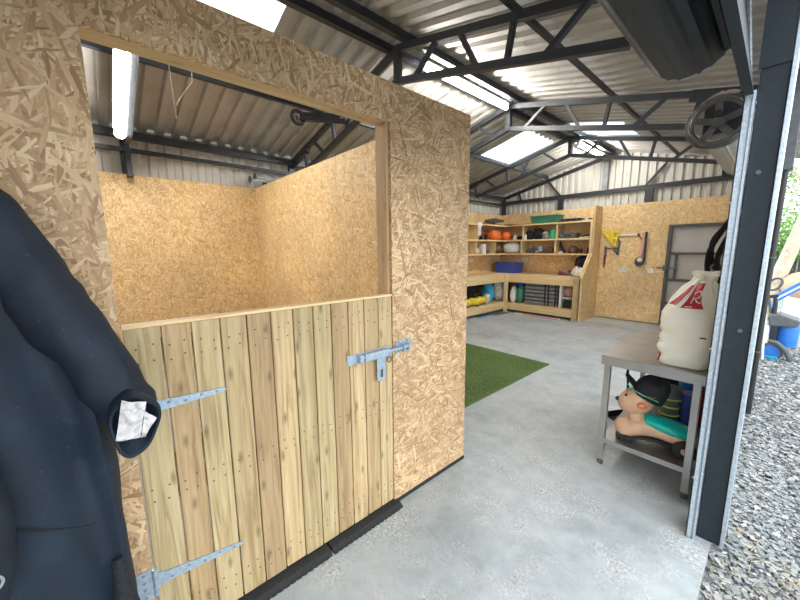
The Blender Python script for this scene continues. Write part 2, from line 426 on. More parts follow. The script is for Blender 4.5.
# skylights (roof sheets of clear plastic): side, y0, y1, x0, x1
SKY = [('L', .22, 1.40, -3.62, -2.80), ('L', 5.62, 6.62, -4.02, -3.04), ('R', 5.92, 6.82, -2.52, -1.74)]
def roof_side(side):
    xs = [XL-.1, -4.02, -3.62, -3.04, -2.80, XM] if side == 'L' else [XM, -2.52, -1.74, .12]
    pr = profile(YF-.1, YB+.12, .172, .036)
    mb = MB(); gl = {}
    for (ya, ha), (yb, hb) in zip(pr[:-1], pr[1:]):
        for xa, xb in zip(xs[:-1], xs[1:]):
            ym, xm = (ya+yb)/2, (xa+xb)/2; tgt = mb
            for i, (sd, y0, y1, x0, x1) in enumerate(SKY):
                if sd == side and y0 < ym < y1 and x0 < xm < x1: tgt = gl.setdefault(i, MB())
            b = len(tgt.v)
            tgt.v += [(xa, ya, rz(xa)+ha), (xb, ya, rz(xb)+ha), (xb, yb, rz(xb)+hb), (xa, yb, rz(xa)+hb)]
            tgt.face((b, b+1, b+2, b+3))
    return mb, gl
wn = 1
for side in 'LR':
    mb, gl = roof_side(side)
    o = struct('ceiling', mb, 'roof', ('grey corrugated roof slope over the stall and left half' if side == 'L' else 'grey corrugated roof slope on the right of the ridge'), cat='ceiling')
    s = o.modifiers.new('thick', 'SOLIDIFY'); s.thickness = .004
    for i, g in sorted(gl.items()):
        lab = ['clear corrugated rooflight above the stall front', 'large clear corrugated rooflight on the far left roof slope', 'clear corrugated rooflight strip right of the ridge'][i]
        struct('window_%d' % wn, g, 'rooflight', lab, cat='window'); wn += 1

def wall_y(name, x, y0, y1, z0, z1, pitch, label):
    pr = profile(y0, y1, pitch, .03); mb = MB()
    for (a, h), (b_, h2) in zip(pr[:-1], pr[1:]):
        b = len(mb.v); mb.v += [(x+h, a, z0), (x+h2, b_, z0), (x+h2, b_, z1), (x+h, a, z1)]; mb.face((b, b+1, b+2, b+3))
    o = struct(name, mb, 'wallsheet', label, cat='wall'); s = o.modifiers.new('t', 'SOLIDIFY'); s.thickness = .003
    return o
def wall_x(name, y, x0, x1, z0, pitch, label):
    pr = profile(x0, x1, pitch, .03); mb = MB()
    pts = []
    for p in pr:
        if pts and pts[-1][0] < XM < p[0]: pts.append((XM, pts[-1][1]))
        pts.append(p)
    for (a, h), (b_, h2) in zip(pts[:-1], pts[1:]):
        b = len(mb.v); mb.v += [(a, y+h, z0), (b_, y+h2, z0), (b_, y+h2, rz(b_)-.015), (a, y+h, rz(a)-.015)]; mb.face((b, b+1, b+2, b+3))
    o = struct(name, mb, 'wallsheet', label, cat='wall'); s = o.modifiers.new('t', 'SOLIDIFY'); s.thickness = .003
    return o
wall_y('wall_left', XL-.03, YF, YB+.03, 0, rz(XL)+.012, .175, 'pale ribbed metal cladding on the left side')
wall_x('wall_back', YB-.03, XL-.03, -.05, 0, .142, 'pale ribbed metal cladding of the far gable end')
wall_x('wall_front', YF-.03, XL, -.05, 0, .142, 'pale ribbed metal cladding behind the viewpoint')
wall_y('wall_right', -.13, 2.50, 3.42, 0, rz(-.1)-.02, .15, 'ribbed cladding beside the steel table')
wall_y('wall_right', -.13, 5.75, YB, 0, rz(-.1)-.02, .15, 'ribbed cladding at the far right corner')
wall_y('wall_right', -.13, YF, -.75, 0, rz(-.1)-.02, .15, 'ribbed cladding behind the viewpoint on the right')

# OSB lining
T_ = .018
o = struct('wall_left_lining', MB().box(-5.168, -5.15, YF, 8.30, 0.02, 2.44), 'osb', 'strand board lining along the left wall', cat='wall')
mb = MB(); mb.box(-5.15, -1.475, 8.30, 8.318, .02, 2.44); mb.box(-1.475, -.56, 8.30, 8.318, 1.975, 2.44); mb.box(-.56, -.14, 8.30, 8.318, .02, 2.44)
struct('wall_back_lining', mb, 'osb', 'strand board lining on the far gable wall', cat='wall')

# stall: front partition with the opening, and the side partition
XP = -1.42
for nm, bx, lb in (('wall_stall_left_panel', (YF, .027, 0, 2.40), 'strand board panel left of the stall opening'), ('wall_stall_header', (.027, 1.205, 2.205, 2.40), 'strand board header above the stall opening'), ('wall_stall_right_panel', (1.205, 1.885, 0, 2.40), 'strand board panel right of the half door')):
    struct(nm, MB().box(XP-T_, XP, *bx), 'osb_shaded', lb, cat='wall')
mb = MB()
mb.box(XP-.113, XP-.095, YF, -.03, 0, 2.40)
mb.box(XP-.113, XP-.095, 1.235, 1.79, 0, 2.40)
struct('wall_stall_inner_face', mb, 'osb', 'inner strand board face of the stall partition', cat='wall')
def stud(n, *b): 
    m = MB(); m.tone = (random.random(), .3, .2); m.box(*b); struct('trim_%d' % n, m, 'timber', cat='trim', bevel=.002)
stud(1, XP-.11, XP-T_, -.028, .018, 0, 2.21)
stud(2, XP-.11, XP-T_-.002, 1.188, 1.235, 0, 2.21)
stud(3, XP-.11, XP-T_, -.028, 1.235, 2.21, 2.255)
stud(4, XP-.11, XP-T_, 1.835, 1.88, 0, 2.395)
stud(5, XP-.11, XP-T_, YF, 1.83, 2.35, 2.395)
mb = MB(); mb.box(-5.15, XP-.115, 1.795, 1.813, 0, 2.44); mb.box(-5.15, XP-.115, 1.862, 1.88, 0, 2.44)
struct('wall_stall_side', mb, 'osb', 'strand board side partition of the stall', cat='wall')
mb = MB(); mb.box(-5.15, XP-.115, 1.813, 1.862, 2.39, 2.437); struct('trim_6', mb, 'timber', cat='trim')
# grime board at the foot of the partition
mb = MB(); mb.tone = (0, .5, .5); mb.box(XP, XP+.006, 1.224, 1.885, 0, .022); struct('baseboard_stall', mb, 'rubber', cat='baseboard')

# gable door (dark frame, pale sheets, three rails, small latch bracket)
mb = MB()
mb.box(-1.475, -1.415, 8.24, 8.31, 0, 1.975); mb.box(-.62, -.56, 8.24, 8.31, 0, 1.975); mb.box(-1.415, -.62, 8.24, 8.31, 1.915, 1.975)
for z in (1.43, .92, .46, .03): mb.box(-1.415, -.62, 8.245, 8.30, z-.022, z+.022)
mb.box(-1.335, -1.30, 8.245, 8.30, .942, 1.41)
d1 = struct('door_1', mb, 'doorframe', 'dark framed metal door with pale panels in the far wall', bevel=.003, cat='door')
build('door_panel', MB().box(-1.415, -.62, 8.29, 8.312, .02, 1.93), 'doorpanel', d1, 'pale grey sheet panels')
mb = MB(); mb.box(-1.60, -1.33, 8.215, 8.245, 1.135, 1.165); mb.box(-1.50, -1.44, 8.20, 8.25, 1.10, 1.20); mb.cyl((-1.40, 8.20, 1.15), (-1.28, 8.20, 1.15), .014)
build('door_latch', mb, 'chain', d1)

# ------------------------------------------------------------------ stable half door
sd = thing('stable_door', 'wooden half door of vertical planks closing the stall opening', 'door', (XP, .62, .03))
edges = [.031, .135, .228, .325, .424, .522, .622, .719, .815, .912, 1.010, 1.105, 1.202]
mb = MB()
tones = [.62, .30, .75, .50, .15, .95, .60, .70, .25, .98, .40, .85]
for i in range(12):
    mb.tone = (tones[i], random.random(), random.random())
    mb.box(XP-.022, XP-.002, edges[i]+.0025, edges[i+1]-.0025, .035+random.uniform(-.003, .003), 1.292, None, 2)
mb.tone = (.05, .1, .1)
build('planks', mb, 'board', sd, bevel=.003)
mb = MB(); 
for z in (.14, .66, 1.20): mb.tone = (random.random(),)*3; mb.box(XP-.05, XP-.0225, .04, 1.18, z-.045, z+.045)
mb.beam((XP-.036, .06, .19), (XP-.036, 1.16, .62), .026, .09); mb.beam((XP-.036, .06, .72), (XP-.036, 1.16, 1.15), .026, .09)
build('ledges', mb, 'board', sd)
mb = MB(); mb.tone = (1., .2, .3); mb.box(XP-.052, XP-.001, .032, 1.184, 1.293, 1.303); mb.box(XP-.020, XP-.001, 1.184, 1.203, 1.293, 1.303); build('top_capping', mb, 'shelf_timber', sd, 'capping strip along the top edge, coloured pale to stand for light on it')  # top rail; its paler timber stands in for light catching the edge
# nail heads
mb = MB()
for i in range(12):
    for z in (.12, .17, .64, .69, 1.17, 1.22):
        for t in (.28, .72):
            y = edges[i]+(edges[i+1]-edges[i])*t+random.uniform(-.005, .005); zz = z+random.uniform(-.012, .012)
            mb.cyl((XP-.004, y, zz), (XP-.0008, y, zz), .0036, 8)
build('nails', mb, 'doorframe', sd, 'dark nail heads')
def strap_hinge(z, tip_y, rise, name='strap_hinge'):
    mb = MB()
    y0, y1 = .055, tip_y
    b = len(mb.v)
    # tapering strap with thickness
    for x in (XP-.0015, XP+.0045):
        mb.v += [(x, y0, z-.022), (x, y1, z+rise-.008), (x, y1+.010, z+rise), (x, y1, z+rise+.008), (x, y0, z+.022)]
    mb.face([b+i for i in range(5)]); mb.face([b+5+i for i in reversed(range(5))])
    for i in range(5):
        j = (i+1) % 5; mb.face((b+i, b+5+i, b+5+j, b+j))
    mb.cyl((XP+.004, .032, z-.055), (XP+.004, .032, z+.055), .009, 12)
    mb.box(XP-.001, XP+.004, .034, .062, z-.028, z+.028)
    h = build(name, mb, 'zinc', sd, 'pale blue grey zinc T hinge')
    build('hinge_plate', MB().box(XP+.0005, XP+.0045, -.022, .026, z-.060, z+.060), 'zinc', h)
    for k in range(5):
        mb = MB(); t = (k+.5)/5; y = y0+(y1-y0)*t; zz = z+rise*t+(.009*(1-t) if k % 2 else -.009*(1-t))
        mb.lathe((XP+.0045, y, zz), [(.0055, 0), (.0045, .002), (.001, .003)], 10, 'x'); build('screw', mb, 'midgrey', h)
    for dz in (-.045, -.015, .015, .045): build('screw', MB().lathe((XP+.0045, 0., z+dz), [(.0055, 0), (.0045, .002), (.001, .003)], 10, 'x'), 'midgrey', h)
strap_hinge(1.005, .318, .0)
strap_hinge(.335, .330, -.035)
# sliding bolt
mb = MB(); mb.box(XP-.001, XP+.005, .895, 1.195, .958, 1.012)
bo = build('bolt_plate', mb, 'zinc', sd, 'zinc sliding bolt plate', bevel=.001)
mb = MB(True); mb.cyl((XP+.022, .955, .988), (XP+.022, 1.325, .988), .0105, 14); build('bolt_bar', mb, 'zinc', bo)
mb = MB(); mb.box(XP+.004, XP+.040, .985, 1.150, .966, 1.008); build('bolt_keep', mb, 'zinc', bo, bevel=.006)
mb = MB()
for y in (.965,): mb.box(XP+.004, XP+.038, y-.012, y+.012, .966, 1.008)
build('bolt_guide', mb, 'zinc', bo, bevel=.003)
mb = MB(); mb.box(XP+.022, XP+.030, 1.068, 1.128, .835, .972); build('hasp', mb, 'zinc', bo, 'hanging zinc hasp plate', bevel=.004)
build('hasp_slot', MB().box(XP+.0295, XP+.0308, 1.090, 1.106, .855, .90), 'doorframe', bo, 'dark slot')
mb = MB(True); mb.torus((XP+.032, 1.150, .945), .015, .004, 'x', 16, 8); build('ring', mb, 'chain', bo)
rc = thing('bolt_receiver', 'zinc bolt receiver plate fixed on the stall post right of the door', 'bolt receiver', (XP, 1.28, .945))
build('receiver_plate', MB().box(XP, XP+.005, 1.225, 1.345, .955, 1.030), 'zinc', rc, bevel=.001)
for y in (1.245, 1.31):
    for z in (.965, 1.02): build('screw', MB().lathe((XP+.005, y, z), [(.006, 0), (.005, .003), (.001, .004)], 10, 'x'), 'midgrey', rc)
for y in (1.262, 1.300):
    mb = MB(True); mb.tube([(XP+.005, y, .968)]+[(XP+.022+.017*math.sin(a), y, .988-.019*math.cos(a)) for a in [PI*k/10 for k in range(11)]]+[(XP+.005, y, 1.008)], .0045, 8, flat=1.)
    build('staple', mb, 'zinc', rc)

# black rubber threshold strips
for (a, b_, lab) in ((-.9, .735, 'black rubber threshold strip under the half door, nearer piece'), (.745, 1.222, 'black rubber threshold strip under the half door, farther piece by the post')):
    mb = MB()
    mb.prism([(XP-.03, 0), (XP+.058, 0), (XP+.055, .010), (XP+.035, .022), (XP+.0, .026), (XP-.03, .026)], 'y', a, b_)
    n = int((b_-a)/.03)
    for k in range(n): mb.box(XP+.052, XP+.062, a+.005+k*.03, a+.025+k*.03, 0.0005, .009)
    solo('rubber_strip', mb, 'rubber', lab, 'threshold strip')

# ------------------------------------------------------------------ steel frame
def truss(y, label):
    t = thing('roof_truss', label, 'roof truss', (XM, y, 2.6), 'steel roof trusses')
    w, h = .05, .055
    bz = lambda x: 3.185-SL*abs(x-XM)
    tz = lambda x: 3.475-SL*abs(x-XM)
    mb = MB(); mb.box(XM-.032, XM+.032, y-.03, y+.03, 3.16, 3.47); build('king_post', mb, 'steel', t)
    for s in (-1, 1):
        f = lambda d: XM+s*d
        end = 2.50
        build('top_chord', MB().beam((XM, y, tz(XM)), (f(end), y, tz(f(end))), w, .06), 'steel', t)
        build('haunch', MB().beam((f(1.95), y, tz(f(1.95))-.015), (f(end), y, tz(f(end))-.015), .06, .10), 'steel', t)
        build('bottom_chord', MB().beam((XM, y, bz(XM)), (f(1.99), y, bz(f(1.99))), w, h), 'steel', t)
        for b_, u in ((.23, .52), (.94, .76), (1.20, 1.25), (1.48, 1.77), (1.97, 2.03)):
            build('web_member', MB().beam((f(b_), y, bz(f(b_))), (f(u), y, tz(f(u))), .035, .04, (0, 1, 0)), 'steel', t)
    return t
t1 = truss(2.38, 'dark lattice roof truss nearest the viewer, meeting the top of the stall partition')
t2 = copy_tree(t1, None, (0, 2.04, 0)); t2['label'] = 'middle dark lattice roof truss, at the far end of the lit tube along the ridge'
t3 = copy_tree(t1, None, (0, 4.09, 0)); t3['label'] = 'farthest dark lattice roof truss, beside the big left rooflight'
t0 = copy_tree(t1, None, (0, -2.02, 0)); t0['label'] = 'dark lattice roof truss inside the stall, behind the lit tube'
# columns
def column(x, y, z0, z1, label, w=.10):
    c = thing('steel_column', label, 'column', (x, y, z0), 'steel wall columns')
    build('shaft', MB().box(x-w/2, x+w/2, y-.04, y+.04, z0+.012, z1), 'steel', c, bevel=.004)
    build('base_plate', MB().box(x-w/2-.01, x+w/2+.01, y-.055, y+.055, z0, z0+.012), 'steel', c)
    return c
for y, lab in ((.36, 'dark steel column top above the stall back lining, below the lit tube'), (2.38, 'dark steel column on the left wall just past the stall'), (4.42, 'dark steel column midway along the left wall'), (6.47, 'dark steel column on the left wall before the corner shelves')):
    column(-5.205, y, 0, 2.86, lab, .07)
br = MB(); br.box(-5.145, -5.04, .345, .395, 2.42, 2.80); br.box(-5.145, -5.00, .34, .40, 2.40, 2.42)
solo('column_bracket', br, 'steel', 'dark steel bracket at the stall back wall under the lit tube', 'bracket', bevel=.003)
for y, lab in ((4.42, 'dark steel column on the right wall line midway'), (6.47, 'dark steel column on the right wall line near the far end')):
    column(-.16 if y > 5 else -.165, y, 0, 2.82, lab, .06)
# gable frame
g = thing('gable_frame', 'dark steel frame of rafters, beam and struts against the far gable cladding', 'gable frame', (XM, 8.34, 0))
yg = 8.345
for s in (-1, 1): build('rafter', MB().beam((XM, yg, 3.47), (XM+s*2.47, yg, 3.47-SL*2.47), .05, .07), 'steel', g)
build('cross_beam', MB().beam((-5.18, yg, 2.745), (-.18, yg, 2.745), .05, .085), 'steel', g)
build('king_post', MB().box(XM-.055, XM+.055, yg-.03, yg+.03, 2.78, 3.44), 'midgrey', g)
for x in (-3.60, -1.86): build('post', MB().box(x-.06, x+.06, yg-.026, yg+.03, 2.44, 2.71), 'steel', g)
for a, b_ in (((-3.62, 2.78), (-3.92, 3.13)), ((-1.93, 2.78), (-1.62, 3.18)), ((-4.62, 2.78), (-4.68, 2.96)), ((-.80, 2.78), (-.74, 2.96))):
    build('strut', MB().beam((a[0], yg, a[1]), (b_[0], yg, b_[1]), .03, .05, (0, 1, 0)), 'steel', g)
build('corner_post', MB().box(-5.145, -5.06, yg-.036, yg+.03, 2.445, 2.84), 'steel', g)
# purlins
for x, w, lab in ((-2.80, .06, 'dark ridge purlin on the stall side of the ridge'), (-2.55, .06, 'dark ridge purlin on the doorway side of the ridge'), (-1.45, .034, 'dark purlin halfway up the right roof slope'), (-3.93, .05, 'dark purlin halfway up the left roof slope'), (-.36, .05, 'dark eave purlin above the roller shutters')):
    z = rz(x, 3.545)
    hh = .022 if w < .04 else .035
    solo('purlin', MB().box(x-w/2, x+w/2, YF, 8.32, z+.035-2*hh, z+.035), 'steel', lab, 'purlin', group='roof purlins')
solo('purlin', MB().box(-5.15, -5.07, YF, 8.30, 2.83, 2.91), 'steel', 'dark upper eave purlin along the left wall', 'purlin', group='roof purlins')
solo('cladding_rail', MB().box(-5.175, -5.125, YF, 8.30, 2.69, 2.735), 'steel', 'dark horizontal rail across the ribbed cladding of the left wall', 'rail')
mb = MB(); mb.box(-.17, -.09, YF, 8.38, 2.82, 2.90)
solo('eave_beam', mb, 'steel', 'dark steel eave beam over the shutter doorway', 'beam')

# near post at the jamb
pc = thing('steel_post', 'tall dark slate post at the doorway edge with a pale galvanised outer corner', 'post', (-.1, 2.35, 0))
build('post_body', MB().box(-.142, -.050, 2.262, 2.44, 0, 2.82), 'post_paint', pc, bevel=.004)
build('corner_flashing', MB().box(-.050, -.034, 2.250, 2.46, 0, 2.82), 'galv', pc, 'galvanised corner strip', bevel=.002)
for x, z in ((-.105, 1.88), (-.09, 1.15)): build('bolt_head', MB(True).lathe((x, 2.262, z), [(.001, -.007), (.009, -.006), (.011, 0)], 12, 'y'), 'darkgrey', pc)
build('head_plate', MB().box(-.150, -.036, 2.255, 2.262, 2.32, 2.82), 'post_paint', pc)

# roller shutters
def drum(c, r, y0, y1, mat, lips, name, parent):
    mb = MB(); n = 72
    def rr(a):
        k = (a*lips/(2*PI)) % 1.
        if k < .07: return r*.955
        if k < .14: return r*1.02
        if k < .45: return r*.985
        if k < .52: return r*1.015
        return r*.99
    R = []
    for y in (y0, y1): R.append([(c[0]+math.cos(2*PI*j/n)*rr(2*PI*j/n), y, c[1]+math.sin(2*PI*j/n)*rr(2*PI*j/n)) for j in range(n)])
    mb.rings(R); return build(name, mb, mat, parent)
rs = thing('roller_shutter', 'dark rolled up roller shutter overhead at the top right beside the post', 'roller shutter', (-.385, .5, 2.35))
drum((-.385, 2.52), .172, -1.4, 2.19, 'shutter', 9, 'shutter_roll', rs)
mb = MB(); mb.cyl((-.385, -1.45, 2.52), (-.385, 2.26, 2.52), .04, 20); build('axle', mb, 'steel', rs)
mb = MB(True); mb.torus((-.385, 2.188, 2.52), .171, .003, 'y', 48, 6); build('roll_rim', mb, 'galv', rs, 'thin pale rim at the end of the roll')
mb = MB(); mb.prism([(-.245, 2.66), (-.225, 2.66), (-.148, 2.20), (-.178, 2.20)], 'y', -1.35, 2.185); build('curtain', mb, 'post_paint', rs, 'dark curtain leading into the guide')
mb = MB()
mb.beam((-.240, 2.215, 2.66), (-.174, 2.225, 2.225), .035, .05, (0, 1, 0)); build('guide_mouth', mb, 'post_paint', rs)
mb = MB(); mb.beam((-.255, 2.20, 2.66), (-.188, 2.20, 2.225), .003, .004, (0, 1, 0)); mb.beam((-.205, 2.19, 2.66), (-.158, 2.19, 2.225), .006, .006, (0, 1, 0)); build('guide_edge', mb, 'galv', rs, 'bright edges of the guide mouth')
mb = MB(); mb.box(-.180, -.176, 2.215, 2.26, .004, 2.225); mb.box(-.180, -.160, 2.215, 2.219, .004, 2.225); mb.box(-.180, -.143, 2.256, 2.261, .004, 2.225); mb.box(-.152, -.143, 2.213, 2.218, .004, 2.225); mb.box(-.147, -.143, 2.215, 2.26, .004, 2.225)
mb.box(-.170, -.155, 2.228, 2.232, .004, 2.225)
build('guide_rail', mb, 'galv', rs, 'bright galvanised vertical guide channel')
for z in (.35, 1.05, 1.75): build('screw', MB(True).lathe((-.1785, 2.215, z), [(.001, -.004), (.006, -.003), (.007, 0)], 10, 'y'), 'midgrey', rs)
r2 = thing('roller_shutter', 'farther beige rolled up roller shutter with a chain wheel at its end', 'roller shutter', (-.385, 4.6, 2.35))
drum((-.40, 2.53), .175, 3.62, 5.60, 'shutter_beige', 8, 'shutter_roll', r2)
mb = MB(); mb.cyl((-.40, 3.42, 2.50), (-.40, 5.7, 2.50), .022, 14); mb.box(-.56, -.16, 5.62, 5.64, 2.35, 2.72); mb.box(-.50, -.16, 3.60, 3.615, 2.40, 2.66); build('bracket', mb, 'steel', r2)
wc = V((-.405, 3.50, 2.455))
mb = MB(True); mb.torus(wc, .150, .016, 'y', 40, 8)
for k in range(5):
    a = 2*PI*k/5+.35; mb.beam(wc, wc+V((math.cos(a)*.145, 0, math.sin(a)*.145)), .042, .014, (0, 1, 0))
mb.cyl(wc+V((0, -.03, 0)), wc+V((0, .03, 0)), .035, 18)
cw = build('chain_wheel', mb, 'chain', r2, 'spoked hand chain wheel')
mb = MB(True)
for k in range(7):
    rr = .150+.034*random.random(); yy = -.055+.017*k; dz = random.uniform(-.014, .014); dx = random.uniform(-.008, .008)
    mb.torus(wc+V((dx, yy, dz)), rr, .0042, 'y', 44, 5)
build('chain', mb, 'chain', cw, 'loops of chain wound round the wheel')
for ya in (3.44, 5.68): build('guide_rail', MB().box(-.178, -.15, ya, ya+.04, .0, 2.2), 'galv', r2)

# ------------------------------------------------------------------ lights
def tube_light(p, q, label, grp=None, r=.029):
    p, q = V(p), V(q); t = thing('tube_light', label, 'ceiling light', p, grp)
    d = (q-p).normalized(); up = V((0, 0, 1)); n = (up-d*up.dot(d)).normalized()
    build('housing', MB().beam(p+n*(r+.010), q+n*(r+.010), .10, .018, n), 'white', t, bevel=.004)  # unseen batten, widened to keep the tube's light off the roof
    mb = MB(True); mb.tube([p, q], r, 16); build('diffuser', mb, 'tube_light', t, 'glowing tube')
    for e, s in ((p, -1), (q, 1)): build('end_cap', MB(True).tube([e, e+d*s*.02], r+.002, 16), 'white', t)
    return t
g1 = 'lit tube lights'
TL = tube_light((-3.30, .290, 3.014), (-4.52, .290, 2.715), 'glowing white tube light over the stall opening on the left', g1, .044)  # radius widened so the shape takes in the tube's glare
tube_light((-2.66, 2.72, 3.425), (-2.66, 4.30, 3.425), 'long glowing tube light under the ridge above the middle of the workshop', g1)
tube_light((-2.66, 6.75, 3.42), (-2.66, 7.95, 3.42), 'far glowing tube light under the ridge near the gable', g1)

build('mounting_clip', MB().box(-3.99, -3.95, .27, .345, 2.885, 2.93), 'white', TL)
# pull cord and pole in the stall
mb = MB(True); P0 = V((-3.2, .547, 3.44)); 
mb.tube([(-3.2, .535, 3.46), (-3.2, .545, 2.90), (-3.205, .56, 2.56)], .0035, 6); mb.tube([(-3.2, .72, 3.46), (-3.2, .69, 2.86), (-3.203, .60, 2.72), (-3.205, .565, 2.66)], .003, 6)
solo('cord', mb, 'beige', 'thin pale cord dangling from the roof over the stall', 'cord')
cp = thing('clamped_pole', 'short galvanised pole with round end clamps on top of the stall back lining', 'pole', (-5.06, 1.7, 2.44))
mb = MB(True); mb.tube([(-5.06, 1.70, 2.54), (-5.06, 1.95, 2.535), (-5.06, 2.45, 2.53)], .018, 12); mb.tube([(-5.09, 1.78, 2.585), (-5.09, 2.4, 2.575)], .014, 12)
build('pole', mb, 'galv', cp)
for y, x, z in ((1.70, -5.06, 2.54), (1.78, -5.09, 2.585)):
    mb = MB(True); mb.torus((x, y, z), .042, .010, 'y', 20, 8); mb.cyl((x, y-.02, z), (x, y+.02, z), .022); build('round_clamp', mb, 'darkgrey', cp)
build('support', MB().box(-5.10, -5.04, 1.88, 1.93, 2.44, 2.52), 'steel', cp)
# wheel of a folded trolley stored on the rafter
fw = thing('folded_trolley', 'black wheeled folded frame lying up on the roof truss behind the stall lintel', 'trolley', (-3.7, 2.30, 2.8))
wc = V((-3.80, 1.85, 3.04))
mb = MB(True); mb.torus(wc, .070, .020, 'x', 32, 10); w_ = build('tyre', mb, 'rubber', fw)
mb = MB(); mb.cyl(wc-V((.02, 0, 0)), wc+V((.02, 0, 0)), .018, 12)
for k in range(5):
    a = 2*PI*k/5; mb.beam(wc, wc+V((0, math.cos(a)*.060, math.sin(a)*.060)), .012, .014, (1, 0, 0))
build('hub', mb, 'chain', fw)
mb = MB(True); mb.cyl(wc+V((.02, 0, 0)), wc+V((.026, 0, 0)), .012, 10); build('hub_cap', mb, 'red', fw)
mb = MB(); mb.beam(wc+V((-.03, 0, 0)), (-3.55, 2.33, 3.04), .05, .05); mb.beam(wc+V((-.02, .03, .05)), (-3.55, 2.33, 3.10), .03, .03)
build('frame', mb, 'blackplastic', fw)

# ------------------------------------------------------------------ jacket on the partition
jk = thing('jacket', 'dark navy work jacket hanging on the stall partition at the left', 'jacket', (-1.3, -.3, .3))
def fold(p, amp=.012, s=7.):
    n = noise.noise_vector(V((p.x*s, p.y*s, p.z*s*.45))); m = noise.noise_vector(V((p.x*s*2.6, p.y*s*2.6, p.z*s*1.1+9)))
    return p+n*amp+m*amp*.35
R = []; n = 56
prof = [(1.84, -.36, .03, .05), (1.80, -.36, .10, .06), (1.74, -.36, .17, .075), (1.66, -.36, .22, .085), (1.5, -.35, .26, .10), (1.3, -.345, .29, .115), (1.1, -.335, .30, .12), (.9, -.325, .30, .125), (.7, -.325, .305, .13), (.55, -.325, .305, .13), (.42, -.325, .305, .13), (.28, -.325, .31, .125), (.26, -.325, .29, .10)]
fine = []
for a, b_ in zip(prof[:-1], prof[1:]):
    k = max(1, int(abs(a[0]-b_[0])/.022))
    for i in range(k): t = i/k; fine.append(tuple(a[j]*(1-t)+b_[j]*t for j in range(4)))
fine.append(prof[-1])
for z, cy, hw, hd in fine:
    ring = []
    for j in range(n):
        a = 2*PI*j/n
        cx, sy = math.cos(a), math.sin(a)
        sx = math.copysign(abs(cx)**.75, cx); s2 = math.copysign(abs(sy)**.75, sy)
        amp = .030*min(1, (1.84-z)*2.)
        wave = amp*math.sin(a*5+z*1.3)*max(0, cx)+amp*.6*math.sin(a*9+z*2.7+1)*max(0, cx)
        x = -1.285+sx*hd+wave; y = cy+s2*hw
        p = fold(V((x, y, z)), .012); p.x = max(p.x, -1.412); ring.append(p)
    R.append(ring)
mb = MB(True); mb.rings(R); build('body', mb, 'jacket', jk)
def cloth_tube(path, rad, n=36, step=.012, amp=.011, wr=.0022, flat=1.):
    pts = [V(p) for p in path]; P = []; Q = []
    for i in range(len(pts)-1):
        k = max(1, int((pts[i+1]-pts[i]).length/step))
        for j in range(k):
            t = j/k; a = pts[max(i-1, 0)]; b = pts[i]; c = pts[i+1]; d = pts[min(i+2, len(pts)-1)]
            P.append(.5*((2*b)+(c-a)*t+(2*a-5*b+4*c-d)*t*t+(3*b-a-3*c+d)*t**3)); Q.append(rad[i]*(1-t)+rad[i+1]*t)
    P.append(pts[-1]); Q.append(rad[-1])
    mb = MB(True); L = [0]
    for i in range(1, len(P)): L.append(L[-1]+(P[i]-P[i-1]).length)
    Q = [q+wr*math.sin(l*55+2*math.sin(l*17)) for q, l in zip(Q, L)]
    mb.tube(P, Q, n, True, flat); mb.deform(lambda p: fold(p, amp, 11.)); return mb
mb = cloth_tube([(-1.30, -.30, 1.74), (-1.28, -.215, 1.645), (-1.27, -.155, 1.53), (-1.255, -.103, 1.40), (-1.235, -.048, 1.28), (-1.21, -.012, 1.18), (-1.18, .018, 1.12), (-1.165, .024, 1.10)], [.06, .080, .080, .076, .072, .070, .068, .062])
mb.deform(lambda p: V((max(p.x, -1.405), p.y, p.z)))
sl = build('sleeve', mb, 'jacket', jk)
# cuff: open end turned towards the room, with a pale sewn-in label
def frame(axis, up=(0, 0, 1)):
    a = V(axis).normalized(); s = V(up).cross(a).normalized(); u = a.cross(s); return a, s, u
ax, sdv, upv = frame((.93, .12, -.20))
cc = V((-1.12, .027, 1.086))
R = []
for t, f in ((-.07, .80), (-.035, .98), (0, 1.05), (.012, 1.0), (.010, .90), (-.012, .80), (-.035, .55), (-.045, .1)):
    ring = []
    for j in range(40):
        a = 2*PI*j/40; wob = 1+.05*math.sin(3*a+.6)+.03*math.sin(5*a)
        ring.append(cc+ax*t+sdv*(math.cos(a)*.054*f*wob)+upv*(math.sin(a)*(.094)*f*wob)+ax*(.008*math.sin(2*a)))
    R.append(ring)
mb = MB(True); mb.rings(R); build('cuff', mb, 'jacket', sl)
# pale label patches: curved sheets of cloth with thickness
def patch(c, s_, u_, a_, pts, bulge, name, par, mat='label'):
    n_ = 8; mb = MB(True); b = 0
    p00, p10, p11, p01 = pts
    for off in (0, -.002):
        for i in range(n_+1):
            for j in range(n_+1):
                s, t = i/n_, j/n_
                x = (p00[0]*(1-s)+p10[0]*s)*(1-t)+(p01[0]*(1-s)+p11[0]*s)*t; y = (p00[1]*(1-s)+p10[1]*s)*(1-t)+(p01[1]*(1-s)+p11[1]*s)*t
                h = bulge*(1-(2*s-1)**2)*(1-.5*(2*t-1)**2)+.002*math.sin(s*9+t*5)
                mb.v.append(tuple(V(c)+s_*x+u_*y+a_*(h+off)))
    m_ = (n_+1)**2
    for i in range(n_):
        for j in range(n_):
            q = (i*(n_+1)+j, (i+1)*(n_+1)+j, (i+1)*(n_+1)+j+1, i*(n_+1)+j+1)
            mb.face(q); mb.face(tuple(m_+k for k in reversed(q)))
    for i in range(n_):
        for q in ((i*(n_+1), (i+1)*(n_+1)), (i*(n_+1)+n_, (i+1)*(n_+1)+n_), (i, i+1), (n_*(n_+1)+i, n_*(n_+1)+i+1)):
            mb.face((q[0], q[1], m_+q[1], m_+q[0]))
    return build(name, mb, mat, par, 'pale faded label inside the cuff' if name == 'label_patch' else None)
